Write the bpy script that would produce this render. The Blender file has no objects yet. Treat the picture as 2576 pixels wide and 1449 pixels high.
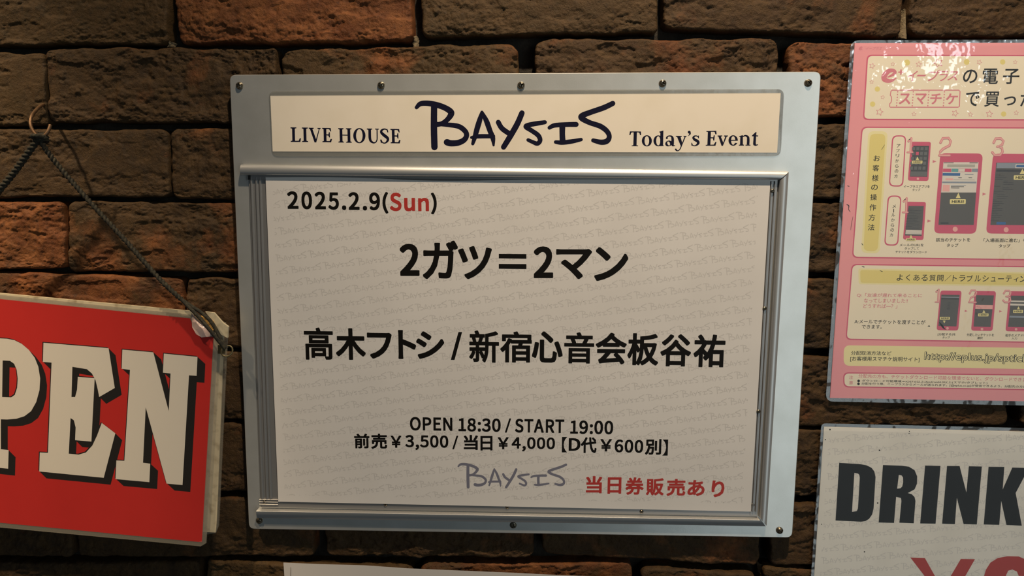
import bpy, math, random
import numpy as np
from mathutils import Matrix, Vector
from mathutils.geometry import tessellate_polygon

SC = bpy.context.scene
COL = SC.collection
IW, IH, FPX = 2576.0, 1449.0, 1750.0

# ------------------------------------------------------------------ camera
CAM = np.array([0.01446879, -0.60042086, 0.09773567])
R = np.array([[0.99937536, 0.03518021, 0.00335417],
              [0.00782382, -0.1276947, -0.99178266],
              [-0.03446281, 0.99118939, -0.12789018]])   # rows: right, down, forward
cd = bpy.data.cameras.new('camera')
cd.sensor_width = 36.0
cd.lens = 36.0 * FPX / IW
cd.clip_start = 0.01
cam = bpy.data.objects.new('camera', cd)
COL.objects.link(cam)
cam.matrix_world = Matrix(((R[0][0], -R[1][0], -R[2][0], CAM[0]),
                           (R[0][1], -R[1][1], -R[2][1], CAM[1]),
                           (R[0][2], -R[1][2], -R[2][2], CAM[2]),
                           (0, 0, 0, 1)))
SC.camera = cam

# ------------------------------------------------------------------ world, lamps, exposure
SC.view_settings.view_transform = 'Standard'
SC.view_settings.look = 'None'
SC.view_settings.gamma = 1.0
SC.view_settings.use_curve_mapping = False
SC.view_settings.exposure = 0.0
wd = bpy.data.worlds.new('world')
SC.world = wd
wd.use_nodes = True
bg = wd.node_tree.nodes['Background']
bg.inputs[0].default_value = (0.75, 0.88, 1.0, 1)
bg.inputs[1].default_value = 0.030


def aim(o, target):
    d = Vector(target) - o.location
    o.rotation_euler = d.to_track_quat('-Z', 'Y').to_euler()


def spot(name, loc, target, power, color, size, radius, blend=1.0):
    l = bpy.data.lights.new(name, 'SPOT')
    l.energy = power
    l.color = color
    l.spot_size = math.radians(size)
    l.spot_blend = blend
    l.shadow_soft_size = radius
    o = bpy.data.objects.new(name, l)
    o.location = loc
    COL.objects.link(o)
    aim(o, target)
    return o


def area(name, loc, target, power, color, sx, sy):
    l = bpy.data.lights.new(name, 'AREA')
    l.shape = 'RECTANGLE'
    l.size = sx
    l.size_y = sy
    l.energy = power
    l.color = color
    o = bpy.data.objects.new(name, l)
    o.location = loc
    COL.objects.link(o)
    aim(o, target)
    return o


spot('ceiling_spot_lamp', (0.17, -0.56, 1.17), (0.17, 0.0, 0.27), 82, (1.0, 0.80, 0.57), 63, 0.022)
spot('ceiling_spot_lamp', (-0.85, -0.75, 1.40), (-0.71, 0.0, -0.11), 210, (1.0, 0.77, 0.50), 37.5, 0.025)
area('window_daylight', (1.36, -1.9, 0.60), (0.2, 0, 0.05), 1.0, (0.80, 0.93, 1.0), 0.14, 0.13)
area('doorway_daylight', (1.32, -2.15, -0.30), (0.2, 0, -0.05), 9.3, (0.84, 0.97, 1.0), 1.3, 2.4)


# ------------------------------------------------------------------ helpers
def P(u, v, y=0.0):
    """the point of the plane y that the photograph shows at pixel u, v"""
    d = R[0] * (u - IW / 2) + R[1] * (v - IH / 2) + R[2] * FPX
    t = (y - CAM[1]) / d[1]
    p = CAM + d * t
    return np.array([p[0], y, p[2]])


def mesh_obj(name, verts, faces, mats, parent=None, smooth=False, mat_idx=None, origin=None, auto=None):
    me = bpy.data.meshes.new(name)
    if origin is not None:
        verts = [(v[0] - origin[0], v[1] - origin[1], v[2] - origin[2]) for v in verts]
    me.from_pydata([tuple(float(c) for c in v) for v in verts], [], faces)
    if not isinstance(mats, (list, tuple)):
        mats = [mats]
    for m in mats:
        me.materials.append(m)
    if mat_idx is not None:
        me.polygons.foreach_set('material_index', mat_idx)
    if smooth:
        me.polygons.foreach_set('use_smooth', [True] * len(me.polygons))
        if auto:
            me.set_sharp_from_angle(angle=math.radians(auto))
    me.update()
    o = bpy.data.objects.new(name, me)
    COL.objects.link(o)
    if origin is not None:
        o.location = origin
    if parent is not None:
        o.parent = parent
        o.matrix_parent_inverse = Matrix.Identity(4)
        o.location = Vector(o.location) - world_loc(parent)
    return o


def world_loc(o):
    l = Vector(o.location)
    while o.parent:
        o = o.parent
        l += Vector(o.location)
    return l


def empty(name, loc):
    o = bpy.data.objects.new(name, None)
    o.location = loc
    o.empty_display_size = 0.02
    COL.objects.link(o)
    return o


def tag(o, label=None, cat=None, group=None, kind=None):
    if label: o['label'] = label
    if cat: o['category'] = cat
    if group: o['group'] = group
    if kind: o['kind'] = kind
    return o


# ---- materials
def mat(name, base, rough=0.6, metal=0.0, spec=0.5, noise=None, bump=None, coat=0.0, coat_rough=0.1):
    """noise = (scale, colour2, low, high[, detail]); bump = (scale, strength, distance)"""
    m = bpy.data.materials.new(name)
    m.use_nodes = True
    nt = m.node_tree
    b = nt.nodes['Principled BSDF']
    b.inputs['Base Color'].default_value = (*base, 1)
    b.inputs['Roughness'].default_value = rough
    b.inputs['Metallic'].default_value = metal
    b.inputs['Specular IOR Level'].default_value = spec
    b.inputs['Coat Weight'].default_value = coat
    b.inputs['Coat Roughness'].default_value = coat_rough
    tc = nt.nodes.new('ShaderNodeTexCoord')
    if noise:
        n = nt.nodes.new('ShaderNodeTexNoise')
        n.inputs['Scale'].default_value = noise[0]
        n.inputs['Detail'].default_value = noise[4] if len(noise) > 4 else 5
        nt.links.new(tc.outputs['Object'], n.inputs['Vector'])
        r = nt.nodes.new('ShaderNodeValToRGB')
        r.color_ramp.elements[0].position = noise[2]
        r.color_ramp.elements[1].position = noise[3]
        r.color_ramp.elements[0].color = (*base, 1)
        r.color_ramp.elements[1].color = (*noise[1], 1)
        nt.links.new(n.outputs['Fac'], r.inputs['Fac'])
        nt.links.new(r.outputs['Color'], b.inputs['Base Color'])
    if bump:
        n = nt.nodes.new('ShaderNodeTexNoise')
        n.inputs['Scale'].default_value = bump[0]
        n.inputs['Detail'].default_value = 4
        nt.links.new(tc.outputs['Object'], n.inputs['Vector'])
        bp = nt.nodes.new('ShaderNodeBump')
        bp.inputs['Strength'].default_value = bump[1]
        bp.inputs['Distance'].default_value = bump[2]
        nt.links.new(n.outputs['Fac'], bp.inputs['Height'])
        nt.links.new(bp.outputs['Normal'], b.inputs['Normal'])
        if coat:
            nt.links.new(bp.outputs['Normal'], b.inputs['Coat Normal'])
    return m


def film_mat(name, tint, fac, rough, bscale, bdist, refl=0.026):
    """thin clear plastic: see-through, with a glossy crinkled skin and a little haze"""
    m = bpy.data.materials.new(name)
    m.use_nodes = True
    nt = m.node_tree
    nt.nodes.clear()
    out = nt.nodes.new('ShaderNodeOutputMaterial')
    tr = nt.nodes.new('ShaderNodeBsdfTransparent')
    gl = nt.nodes.new('ShaderNodeBsdfGlossy')
    gl.inputs['Roughness'].default_value = rough
    df = nt.nodes.new('ShaderNodeBsdfDiffuse')
    df.inputs['Color'].default_value = (*tint, 1)
    m1 = nt.nodes.new('ShaderNodeMixShader')
    m1.inputs[0].default_value = fac
    m2 = nt.nodes.new('ShaderNodeMixShader')
    lw = nt.nodes.new('ShaderNodeLayerWeight')
    lw.inputs['Blend'].default_value = 0.5
    pw = nt.nodes.new('ShaderNodeMath'); pw.operation = 'POWER'; pw.inputs[1].default_value = 5.0
    fr = nt.nodes.new('ShaderNodeMath'); fr.operation = 'MULTIPLY_ADD'
    fr.inputs[1].default_value = 0.8; fr.inputs[2].default_value = refl
    nt.links.new(lw.outputs['Facing'], pw.inputs[0]); nt.links.new(pw.outputs[0], fr.inputs[0])
    tc = nt.nodes.new('ShaderNodeTexCoord')
    n = nt.nodes.new('ShaderNodeTexNoise')
    n.inputs['Scale'].default_value = bscale
    n.inputs['Detail'].default_value = 3
    nt.links.new(tc.outputs['Object'], n.inputs['Vector'])
    bp = nt.nodes.new('ShaderNodeBump')
    bp.inputs['Distance'].default_value = bdist
    if bscale == 42:      # crinkled in patches, smooth between them
        n5 = nt.nodes.new('ShaderNodeTexNoise'); n5.inputs['Scale'].default_value = 19; n5.inputs['Detail'].default_value = 2
        mr = nt.nodes.new('ShaderNodeMapRange'); mr.inputs[1].default_value = .50; mr.inputs[2].default_value = .62
        mr.inputs[3].default_value = .42; mr.inputs[4].default_value = 1.0
        nt.links.new(tc.outputs['Object'], n5.inputs['Vector']); nt.links.new(n5.outputs['Fac'], mr.inputs[0])
        nt.links.new(mr.outputs[0], bp.inputs['Strength'])
    nt.links.new(n.outputs['Fac'], bp.inputs['Height'])
    nt.links.new(bp.outputs['Normal'], gl.inputs['Normal'])
    nt.links.new(tr.outputs[0], m1.inputs[1])
    nt.links.new(df.outputs[0], m1.inputs[2])
    nt.links.new(fr.outputs[0], m2.inputs[0])
    nt.links.new(m1.outputs[0], m2.inputs[1])
    nt.links.new(gl.outputs[0], m2.inputs[2])
    nt.links.new(m2.outputs[0], out.inputs['Surface'])
    return m


def brick_mat():
    m = bpy.data.materials.new('brick')
    m.use_nodes = True
    nt = m.node_tree
    L = nt.links.new
    b = nt.nodes['Principled BSDF']
    tc = nt.nodes.new('ShaderNodeTexCoord')
    oi = nt.nodes.new('ShaderNodeObjectInfo')
    add = nt.nodes.new('ShaderNodeVectorMath'); add.operation = 'ADD'
    sc = nt.nodes.new('ShaderNodeVectorMath'); sc.operation = 'SCALE'
    sc.inputs['Scale'].default_value = 37.0
    cmb = nt.nodes.new('ShaderNodeCombineXYZ')
    for k in range(3):
        L(oi.outputs['Random'], cmb.inputs[k])
    L(cmb.outputs[0], sc.inputs[0])
    L(tc.outputs['Object'], add.inputs[0]); L(sc.outputs[0], add.inputs[1])

    def noise(scale, det=5, rough=0.55):
        n = nt.nodes.new('ShaderNodeTexNoise')
        n.inputs['Scale'].default_value = scale
        n.inputs['Detail'].default_value = det
        n.inputs['Roughness'].default_value = rough
        L(add.outputs[0], n.inputs['Vector'])
        return n.outputs['Fac']

    def ramp(src, a, c, ca, cb):
        r = nt.nodes.new('ShaderNodeValToRGB')
        r.color_ramp.elements[0].position = a; r.color_ramp.elements[1].position = c
        r.color_ramp.elements[0].color = (*ca, 1); r.color_ramp.elements[1].color = (*cb, 1)
        L(src, r.inputs['Fac'])
        return r.outputs['Color']

    def mix(fac, c1, c2, mode='MIX'):
        x = nt.nodes.new('ShaderNodeMix'); x.data_type = 'RGBA'; x.blend_type = mode
        if isinstance(fac, float): x.inputs[0].default_value = fac
        else: L(fac, x.inputs[0])
        for s, i in ((c1, 6), (c2, 7)):
            if isinstance(s, tuple): x.inputs[i].default_value = (*s, 1)
            else: L(s, x.inputs[i])
        return x.outputs[2]
    # red clay showing where the dark skin has come off: amount from the object's alpha
    n1 = noise(22, 6)
    sub = nt.nodes.new('ShaderNodeMath'); sub.operation = 'ADD'
    half = nt.nodes.new('ShaderNodeMath'); half.operation = 'MULTIPLY'; half.inputs[1].default_value = .5
    L(n1, sub.inputs[0]); L(oi.outputs['Alpha'], sub.inputs[1]); L(sub.outputs[0], half.inputs[0])
    redm = ramp(half.outputs[0], 0.52, 0.60, (0, 0, 0), (1, 1, 1))
    n2 = noise(90, 6, 0.65)
    dark = mix(ramp(n2, 0.35, 0.7, (0, 0, 0), (1, 1, 1)), oi.outputs['Color'], (0.080, 0.043, 0.014))
    red = mix(ramp(noise(55, 6), 0.4, 0.65, (0, 0, 0), (1, 1, 1)), (0.135, 0.040, 0.010), (0.24, 0.086, 0.025))
    c = mix(redm, dark, red)
    c = mix(ramp(noise(240, 4, 0.6), 0.30, 0.46, (0.5, 0.5, 0.5), (1, 1, 1)), (0.012, 0.009, 0.006), c)
    c2 = mix(ramp(noise(9, 3), 0.35, 0.62, (0, 0, 0), (1, 1, 1)), c, (0.066, 0.034, 0.012))
    L(mix(0.25, c, c2), b.inputs['Base Color'])
    b.inputs['Roughness'].default_value = 0.60
    b.inputs['Specular IOR Level'].default_value = 0.28
    # fine grit
    nn = noise(420, 5, 0.7)
    n3 = noise(1500, 3, 0.6)
    bp = nt.nodes.new('ShaderNodeBump'); bp.inputs['Strength'].default_value = 0.9
    bp.inputs['Distance'].default_value = 0.0012
    L(nn, bp.inputs['Height'])
    bp2 = nt.nodes.new('ShaderNodeBump'); bp2.inputs['Strength'].default_value = 0.6
    bp2.inputs['Distance'].default_value = 0.0006
    L(n3, bp2.inputs['Height']); L(bp.outputs['Normal'], bp2.inputs['Normal'])
    L(bp2.outputs['Normal'], b.inputs['Normal'])
    return m


M = {}
M['brick'] = brick_mat()
M['mortar'] = mat('dark_mortar', (0.018, 0.014, 0.010), 0.95, noise=(60, (0.035, 0.028, 0.02), .4, .7), bump=(300, .8, .002))
M['mortar_light'] = mat('pale_mortar', (0.20, 0.15, 0.085), 0.95, bump=(500, .8, .001))
M['plate'] = mat('weathered_aluminium', (0.76, 0.76, 0.715), 0.37, 0.78, 0.5, noise=(38, (0.84, 0.84, 0.80), .35, .68, 8), bump=(1400, .12, .0002))
M['rail'] = mat('satin_aluminium', (0.64, 0.64, 0.63), 0.44, 0.80, 0.5, bump=(1500, .1, .0001))
M['track'] = mat('dull_aluminium_channel', (0.36, 0.355, 0.35), 0.42, 0.70, 0.5)
M['gap'] = mat('dark_gap', (0.01, 0.01, 0.01), 0.9)
M['screw'] = mat('tarnished_screw', (0.26, 0.23, 0.18), 0.32, 0.9, noise=(700, (0.11, 0.09, 0.06), .42, .6))
M['brass'] = mat('old_copper_hook', (0.20, 0.115, 0.06), 0.5, 0.6)
M['ring'] = mat('tarnished_brass_ring', (0.14, 0.115, 0.06), 0.45, 0.7)
M['cream'] = mat('cream_paper', (0.80, 0.72, 0.60), 0.55, noise=(30, (0.76, 0.68, 0.55), .45, .75))
M['white'] = mat('white_paper', (0.70, 0.67, 0.64), 0.55, noise=(14, (0.66, 0.63, 0.60), .4, .7))
M['white2'] = mat('aged_white_paper', (0.80, 0.775, 0.71), 0.5, noise=(20, (0.73, 0.705, 0.64), .45, .72))
M['plain'] = mat('plain_paper', (0.60, 0.56, 0.52), 0.6)
M['wm'] = mat('grey_watermark_ink', (0.575, 0.55, 0.525), 0.6)
M['wm2'] = mat('faint_watermark_ink', (0.67, 0.65, 0.61), 0.5)
M['black'] = mat('black_ink', (0.007, 0.006, 0.005), 0.5, spec=.12)
M['blacksoft'] = mat('laminated_black_ink', (0.009, 0.010, 0.011), 0.5, spec=.15)
M['navy'] = mat('navy_ink', (0.006, 0.006, 0.022), 0.5, spec=.15)
M['redink'] = mat('red_ink', (0.42, 0.030, 0.022), 0.5)
M['logogrey'] = mat('slate_blue_ink', (0.17, 0.17, 0.22), 0.5)
M['openred'] = mat('red_poster_print', (0.50, 0.018, 0.013), 0.5, spec=.2, noise=(9, (0.44, 0.014, 0.010), .4, .7), bump=(1200, .15, .0002))
M['openwhite'] = mat('off_white_print', (0.66, 0.61, 0.53), 0.45, bump=(1200, .15, .0002))
M['openblack'] = mat('drop_shadow_print', (0.008, 0.006, 0.005), 0.5, spec=.2)
M['board_cream'] = mat('cream_board_core', (0.52, 0.45, 0.31), 0.6, noise=(120, (0.30, 0.24, 0.15), .5, .75))
M['foam'] = mat('yellow_foam', (0.55, 0.30, 0.07), 0.85, noise=(300, (0.20, 0.10, 0.03), .5, .7), bump=(600, .6, .001))
M['peel'] = mat('pinkish_paper_back', (0.50, 0.36, 0.32), 0.35, bump=(120, .5, .002), coat=.5)
M['cord'] = mat('dark_braided_cord', (0.014, 0.012, 0.007), 0.85, noise=(500, (0.045, 0.038, 0.020), .45, .65))
M['pink'] = mat('pink_print', (0.84, 0.33, 0.355), 0.45, noise=(12, (0.80, 0.30, 0.35), .4, .7))
M['pinkdark'] = mat('dark_pink_print', (0.62, 0.085, 0.17), 0.45)
M['pinklight'] = mat('light_pink_print', (0.85, 0.44, 0.42), 0.45)
M['pinktext'] = mat('rose_ink', (0.68, 0.20, 0.25), 0.45)
M['pcream'] = mat('poster_cream_print', (0.88, 0.79, 0.61), 0.45, noise=(10, (0.85, 0.77, 0.60), .4, .7))
M['yellow'] = mat('yellow_print', (0.78, 0.66, 0.21), 0.45)
M['yellowsoft'] = mat('pale_yellow_print', (0.86, 0.78, 0.40), 0.45)
M['here'] = mat('here_tag_print', (0.80, 0.72, 0.32), 0.45)
M['screen'] = mat('dark_grey_screen_print', (0.085, 0.08, 0.075), 0.4)
M['screen2'] = mat('charcoal_screen_print', (0.045, 0.045, 0.045), 0.4)
M['scr_line'] = mat('black_screen_lines', (0.025, 0.025, 0.03), 0.4)
M['tile'] = mat('grey_app_tiles_print', (0.12, 0.12, 0.12), 0.4)
M['sw'] = mat('white_screen_print', (0.72, 0.68, 0.62), 0.4)
M['sg'] = mat('grey_screen_print', (0.42, 0.41, 0.36), 0.4)
M['steal'] = mat('teal_screen_print', (0.12, 0.36, 0.38), 0.4)
M['sblue'] = mat('blue_screen_print', (0.03, 0.13, 0.36), 0.4)
M['sbg'] = mat('blue_grey_screen_print', (0.25, 0.29, 0.36), 0.4)
M['film'] = film_mat('laminate_film', (0.5, 0.5, 0.5), 0.012, 0.035, 42, 0.0022, 0.017)
M['film_drink'] = film_mat('drink_laminate_film', (0.5, 0.5, 0.5), 0.006, 0.12, 14, 0.0016, 0.009)
M['rim'] = film_mat('laminate_rim', (0.34, 0.40, 0.46), 0.09, 0.13, 22, 0.0110, 0.11)
M['rim_open'] = film_mat('sign_laminate_rim', (0.46, 0.41, 0.32), 0.22, 0.2, 20, 0.002)
M['hrim'] = film_mat('header_laminate_rim', (0.34, 0.34, 0.31), 0.22, 0.16, 70, 0.0012, 0.05)
M['film_flat'] = film_mat('header_laminate', (0.55, 0.58, 0.55), 0.05, 0.16, 60, 0.0006)
M['film_open'] = film_mat('sign_laminate', (0.5, 0.5, 0.5), 0.01, 0.25, 12, 0.0006, 0.010)
M['pocket'] = film_mat('poster_window', (0.5, 0.5, 0.5), 0.0, 0.14, 9, 0.0006)


# ---- flat print
class Print:
    """collects flat printed shapes per colour on one sheet; build() makes one mesh per colour"""
    def __init__(self, y, ox=0, oy=0, s=1.0):
        self.y = y; self.d = {}; self.ctx(ox, oy, s); self.n = 0
        self.warp = None
        self.grp = 0

    def ctx(self, ox=0, oy=0, s=1.0):
        self.ox, self.oy, self.s = ox, oy, s
        return self

    def pt(self, x, y):
        p = P(self.ox + x / self.s, self.oy + y / self.s, self.y)
        return (p[0], p[2])

    def store(self, key, pts, faces, lay=0):
        V, F = self.d.setdefault((key, self.grp), ([], []))
        b = len(V)
        self.n += 1
        dy = 0.0000003 * (self.n % 45)      # overlapping pieces of one print never share a plane exactly
        V.extend((p[0], self.y - 0.00002 * lay - dy, p[1]) for p in pts)
        F.extend([tuple(b + i for i in f) for f in faces])

    def poly(self, key, pts, holes=(), lay=1, world=False):
        loops = [[self.pt(*p) if not world else p for p in pts]] + [[self.pt(*p) if not world else p for p in h] for h in holes]
        allp = [p for l in loops for p in l]
        tri = tessellate_polygon([[Vector((p[0], p[1], 0)) for p in l] for l in loops])
        self.store(key, allp, [tuple(t) for t in tri], lay)

    def rrect(self, key, tl, tr, br, bl, r=10, lay=1, border=None, bkey=None):
        """rounded quad; border = line width drawn around it in colour bkey"""
        def rounded(q, r):
            out = []
            for i in range(4):
                p = np.array(q[i], float); a = np.array(q[i - 1], float); b = np.array(q[(i + 1) % 4], float)
                ua = (a - p) / np.linalg.norm(a - p); ub = (b - p) / np.linalg.norm(b - p)
                s, e = p + ua * r, p + ub * r
                for k in range(7):
                    t = k / 6
                    out.append(tuple((1 - t) ** 2 * s + 2 * t * (1 - t) * p + t * t * e))
            return out
        q = [tl, tr, br, bl]
        if border:
            self.poly(bkey, rounded(q, r), lay=lay)
            b = border
            q = [(tl[0] + b, tl[1] + b), (tr[0] - b, tr[1] + b), (br[0] - b, br[1] - b), (bl[0] + b, bl[1] - b)]
            self.poly(key, rounded(q, max(r - b * .6, 1)), lay=lay + 1)
        else:
            self.poly(key, rounded(q, r), lay=lay)

    def stroke(self, key, pts, lay=1, cap=True, sub=6, clip=None, xf=None, smooth=True):
        """pts = (x, y, width) along the pen's path"""
        a = np.array(pts, float)
        if smooth and len(a) > 2:
            o = []
            for i in range(len(a) - 1):
                p0 = a[max(i - 1, 0)]; p1 = a[i]; p2 = a[i + 1]; p3 = a[min(i + 2, len(a) - 1)]
                for k in range(sub):
                    t = k / sub
                    o.append(.5 * (2 * p1 + (p2 - p0) * t + (2 * p0 - 5 * p1 + 4 * p2 - p3) * t * t + (3 * p1 - p0 - 3 * p2 + p3) * t ** 3))
            o.append(a[-1]); a = np.array(o)
        xy = a[:, :2]; w = a[:, 2] / 2
        tg = np.gradient(xy, axis=0)
        tg /= np.maximum(np.linalg.norm(tg, axis=1), 1e-9)[:, None]
        nr = np.stack([-tg[:, 1], tg[:, 0]], 1)
        pts2, faces = [], []
        l = xy + nr * w[:, None]; r = xy - nr * w[:, None]
        n = len(xy)
        for i in range(n):
            pts2 += [tuple(l[i]), tuple(r[i])]
        for i in range(n - 1):
            faces.append((2 * i, 2 * i + 1, 2 * i + 3, 2 * i + 2))
        disc = []
        if cap:
            disc += [(xy[0], w[0], 12), (xy[-1], w[-1], 12)]
        if not smooth:        # round joints of an angular path
            disc += [(xy[i], w[i], 8) for i in range(1, n - 1)]
        f2 = xf or self.pt
        q = [f2(*p) for p in pts2]
        if clip:
            x0, x1, z0, z1 = clip
            faces = [f for f in faces if all(x0 < q[i][0] < x1 and z0 < q[i][1] < z1 for i in f)]
        if clip:
            self.store(key, q, faces, lay)
        else:
            for f in faces:
                self.store(key, [q[i] for i in f], [(0, 1, 2, 3)], lay)
        for c, ww, K in disc:
            self.store(key, [f2(c[0] + ww * math.cos(2 * math.pi * k / K), c[1] + ww * math.sin(2 * math.pi * k / K)) for k in range(K)], [tuple(range(K))], lay)

    def circle(self, key, x, y, r, lay=1, ry=None):
        ry = ry or r
        self.poly(key, [(x + r * math.cos(2 * math.pi * k / 20), y + ry * math.sin(2 * math.pi * k / 20)) for k in range(20)], lay=lay)

    def star(self, x, y, r, ang=0.0, key='pinktext', fill='pcream', lay=3):
        def st(rr):
            o = []
            for k in range(10):
                q = rr if k % 2 == 0 else rr * .48
                a = -math.pi / 2 + ang + k * math.pi / 5
                o.append((x + q * math.cos(a), y + q * math.sin(a)))
            return o
        self.poly(key, st(r), lay=lay)
        self.poly(fill, st(r * .74), lay=lay + 1)

    def ink(self, key, s, xl, xr, yt, yb, slope=0.0, bold=0.0, shear=0.0, lay=3, noto=False, space=1.0, keep=False):
        """lettering s fitted so that its ink fills x xl..xr, y yt..yb (slope: how much lower its right end sits)"""
        V, F, (bx0, bx1, by0, by1) = glyph(s, noto, space)
        bx0, bx1, by0, by1 = bx0 - bold * .9, bx1 + bold * .9, by0 - bold * .9, by1 + bold * .9
        xm, ym = (xl + xr) / 2, (yt + yb) / 2
        c = np.array(self.pt(xm, ym))
        U = np.array(self.pt(xr, ym + slope / 2)) - np.array(self.pt(xl, ym - slope / 2))
        W = np.array([0, np.linalg.norm(np.array(self.pt(xm, yt)) - np.array(self.pt(xm, yb)))])
        offs = [(0, 0)]
        if bold > 1e-5:
            n = 28 if len(s) == 1 and bold > .015 else 16 if len(s) <= 5 else 8
            for j in range(n):
                ca, sa = math.cos(2 * math.pi * (j + .5) / n), math.sin(2 * math.pi * (j + .5) / n)
                k_ = bold * .93 / (ca ** 4 + sa ** 4) ** .25
                offs.append((k_ * ca, k_ * sa))
        for ox, oy in offs:      # heavier weight: the outline set down again a hair to every side
            a = (V[:, 0] + ox - bx0) / (bx1 - bx0) - .5
            b = (V[:, 1] + oy - by0) / (by1 - by0) - .5
            a = a + shear * b
            q = c + a[:, None] * U + b[:, None] * W
            self.store(key, [tuple(p) for p in q], F, lay)

    def group(self):
        self.grp += 1
        return self

    def build(self, parent, names):
        """names: key -> (object name, label or None)"""
        out = []
        for (key, lay), (V, F) in self.d.items():
            nm, lb = names.get(key, ('print', None))
            if self.warp:
                V = [self.warp(v) for v in V]
            org = tuple(np.array(V).mean(axis=0))
            o = mesh_obj(nm, V, F, M[key], parent, origin=org)
            if lb: o['label'] = lb
            out.append(o)
        return out


_g = {}


def glyph(s, noto=False, space=1.0):
    k = (s, noto, space)
    if k in _g: return _g[k]
    if noto:
        c = bpy.data.curves.new('g', 'CURVE'); c.dimensions = '2D'; c.fill_mode = 'BOTH'
        adv = 0.0
        for ch in s:
            if ch == ' ':
                adv += 0.20; continue
            mx = 0
            for sp in GLYPHS[ch]:
                a = np.array([int(t) for t in sp.split()], float).reshape(-1, 3, 2) * (2.85 / 3000)
                b = c.splines.new('BEZIER'); b.bezier_points.add(len(a) - 1)
                for bp, (h1, co, h2) in zip(b.bezier_points, a):
                    bp.handle_left_type = bp.handle_right_type = 'FREE'
                    bp.co = (co[0] + adv, co[1], 0); bp.handle_left = (h1[0] + adv, h1[1], 0); bp.handle_right = (h2[0] + adv, h2[1], 0)
                b.use_cyclic_u = True
                mx = max(mx, a[:, 1, 0].max())
            adv += mx + 0.085
        c.resolution_u = 5
    else:
        c = bpy.data.curves.new('g', 'FONT'); c.body = s
        c.resolution_u = 3
        c.space_character = space
    o = bpy.data.objects.new('g', c); COL.objects.link(o)
    bpy.context.view_layer.update()
    me = bpy.data.meshes.new_from_object(o.evaluated_get(bpy.context.evaluated_depsgraph_get()))
    V = np.zeros(len(me.vertices) * 3); me.vertices.foreach_get('co', V); V = V.reshape(-1, 3)[:, :2]
    F = [tuple(p.vertices) for p in me.polygons]
    bpy.data.objects.remove(o); bpy.data.curves.remove(c); bpy.data.meshes.remove(me)
    _g[k] = (V, F, (V[:, 0].min(), V[:, 0].max(), V[:, 1].min(), V[:, 1].max()))
    return _g[k]


LOGO = [  # the handwritten club name, pen strokes in a 2576 x 763 field
    [(296, 120, 76), (294, 380, 78), (300, 620, 78)],
    [(85, 145, 44), (130, 102, 60), (210, 94, 66), (320, 112, 70), (420, 146, 70), (490, 190, 74), (500, 225, 74), (460, 285, 62), (395, 335, 58), (320, 352, 60)],
    [(330, 342, 50), (460, 352, 56), (590, 372, 62), (665, 425, 62), (686, 480, 62), (655, 535, 66), (585, 568, 72), (500, 575, 76), (450, 562, 78)],
    [(870, 200, 36), (845, 290, 62), (812, 400, 66), (785, 500, 56), (760, 580, 40)],
    [(870, 200, 36), (925, 310, 62), (968, 430, 62), (1000, 510, 60), (1010, 600, 26)],
    [(745, 505, 36), (820, 492, 52), (930, 490, 52), (1005, 492, 50)],
    [(1066, 322, 60), (1110, 395, 62), (1200, 460, 62)],
    [(1350, 212, 66), (1295, 340, 70), (1210, 490, 70), (1130, 620, 64)],
    [(1625, 322, 50), (1520, 338, 58), (1420, 358, 58), (1400, 380, 58), (1470, 425, 56), (1545, 480, 58), (1568, 540, 56), (1535, 578, 54), (1480, 560, 48), (1425, 535, 44)],
    [(1680, 388, 46), (1740, 360, 56), (1870, 350, 58), (2000, 348, 62)],
    [(1835, 372, 72), (1834, 460, 68), (1838, 550, 72)],
    [(1755, 560, 44), (1830, 566, 56), (1950, 552, 54), (2060, 530, 42)],
    [(2440, 96, 62), (2330, 148, 66), (2180, 200, 66), (2075, 242, 70), (2070, 275, 70), (2160, 325, 62), (2290, 370, 64), (2370, 430, 62), (2398, 495, 60), (2370, 548, 66), (2300, 562, 64), (2205, 540, 50)],
]
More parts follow.
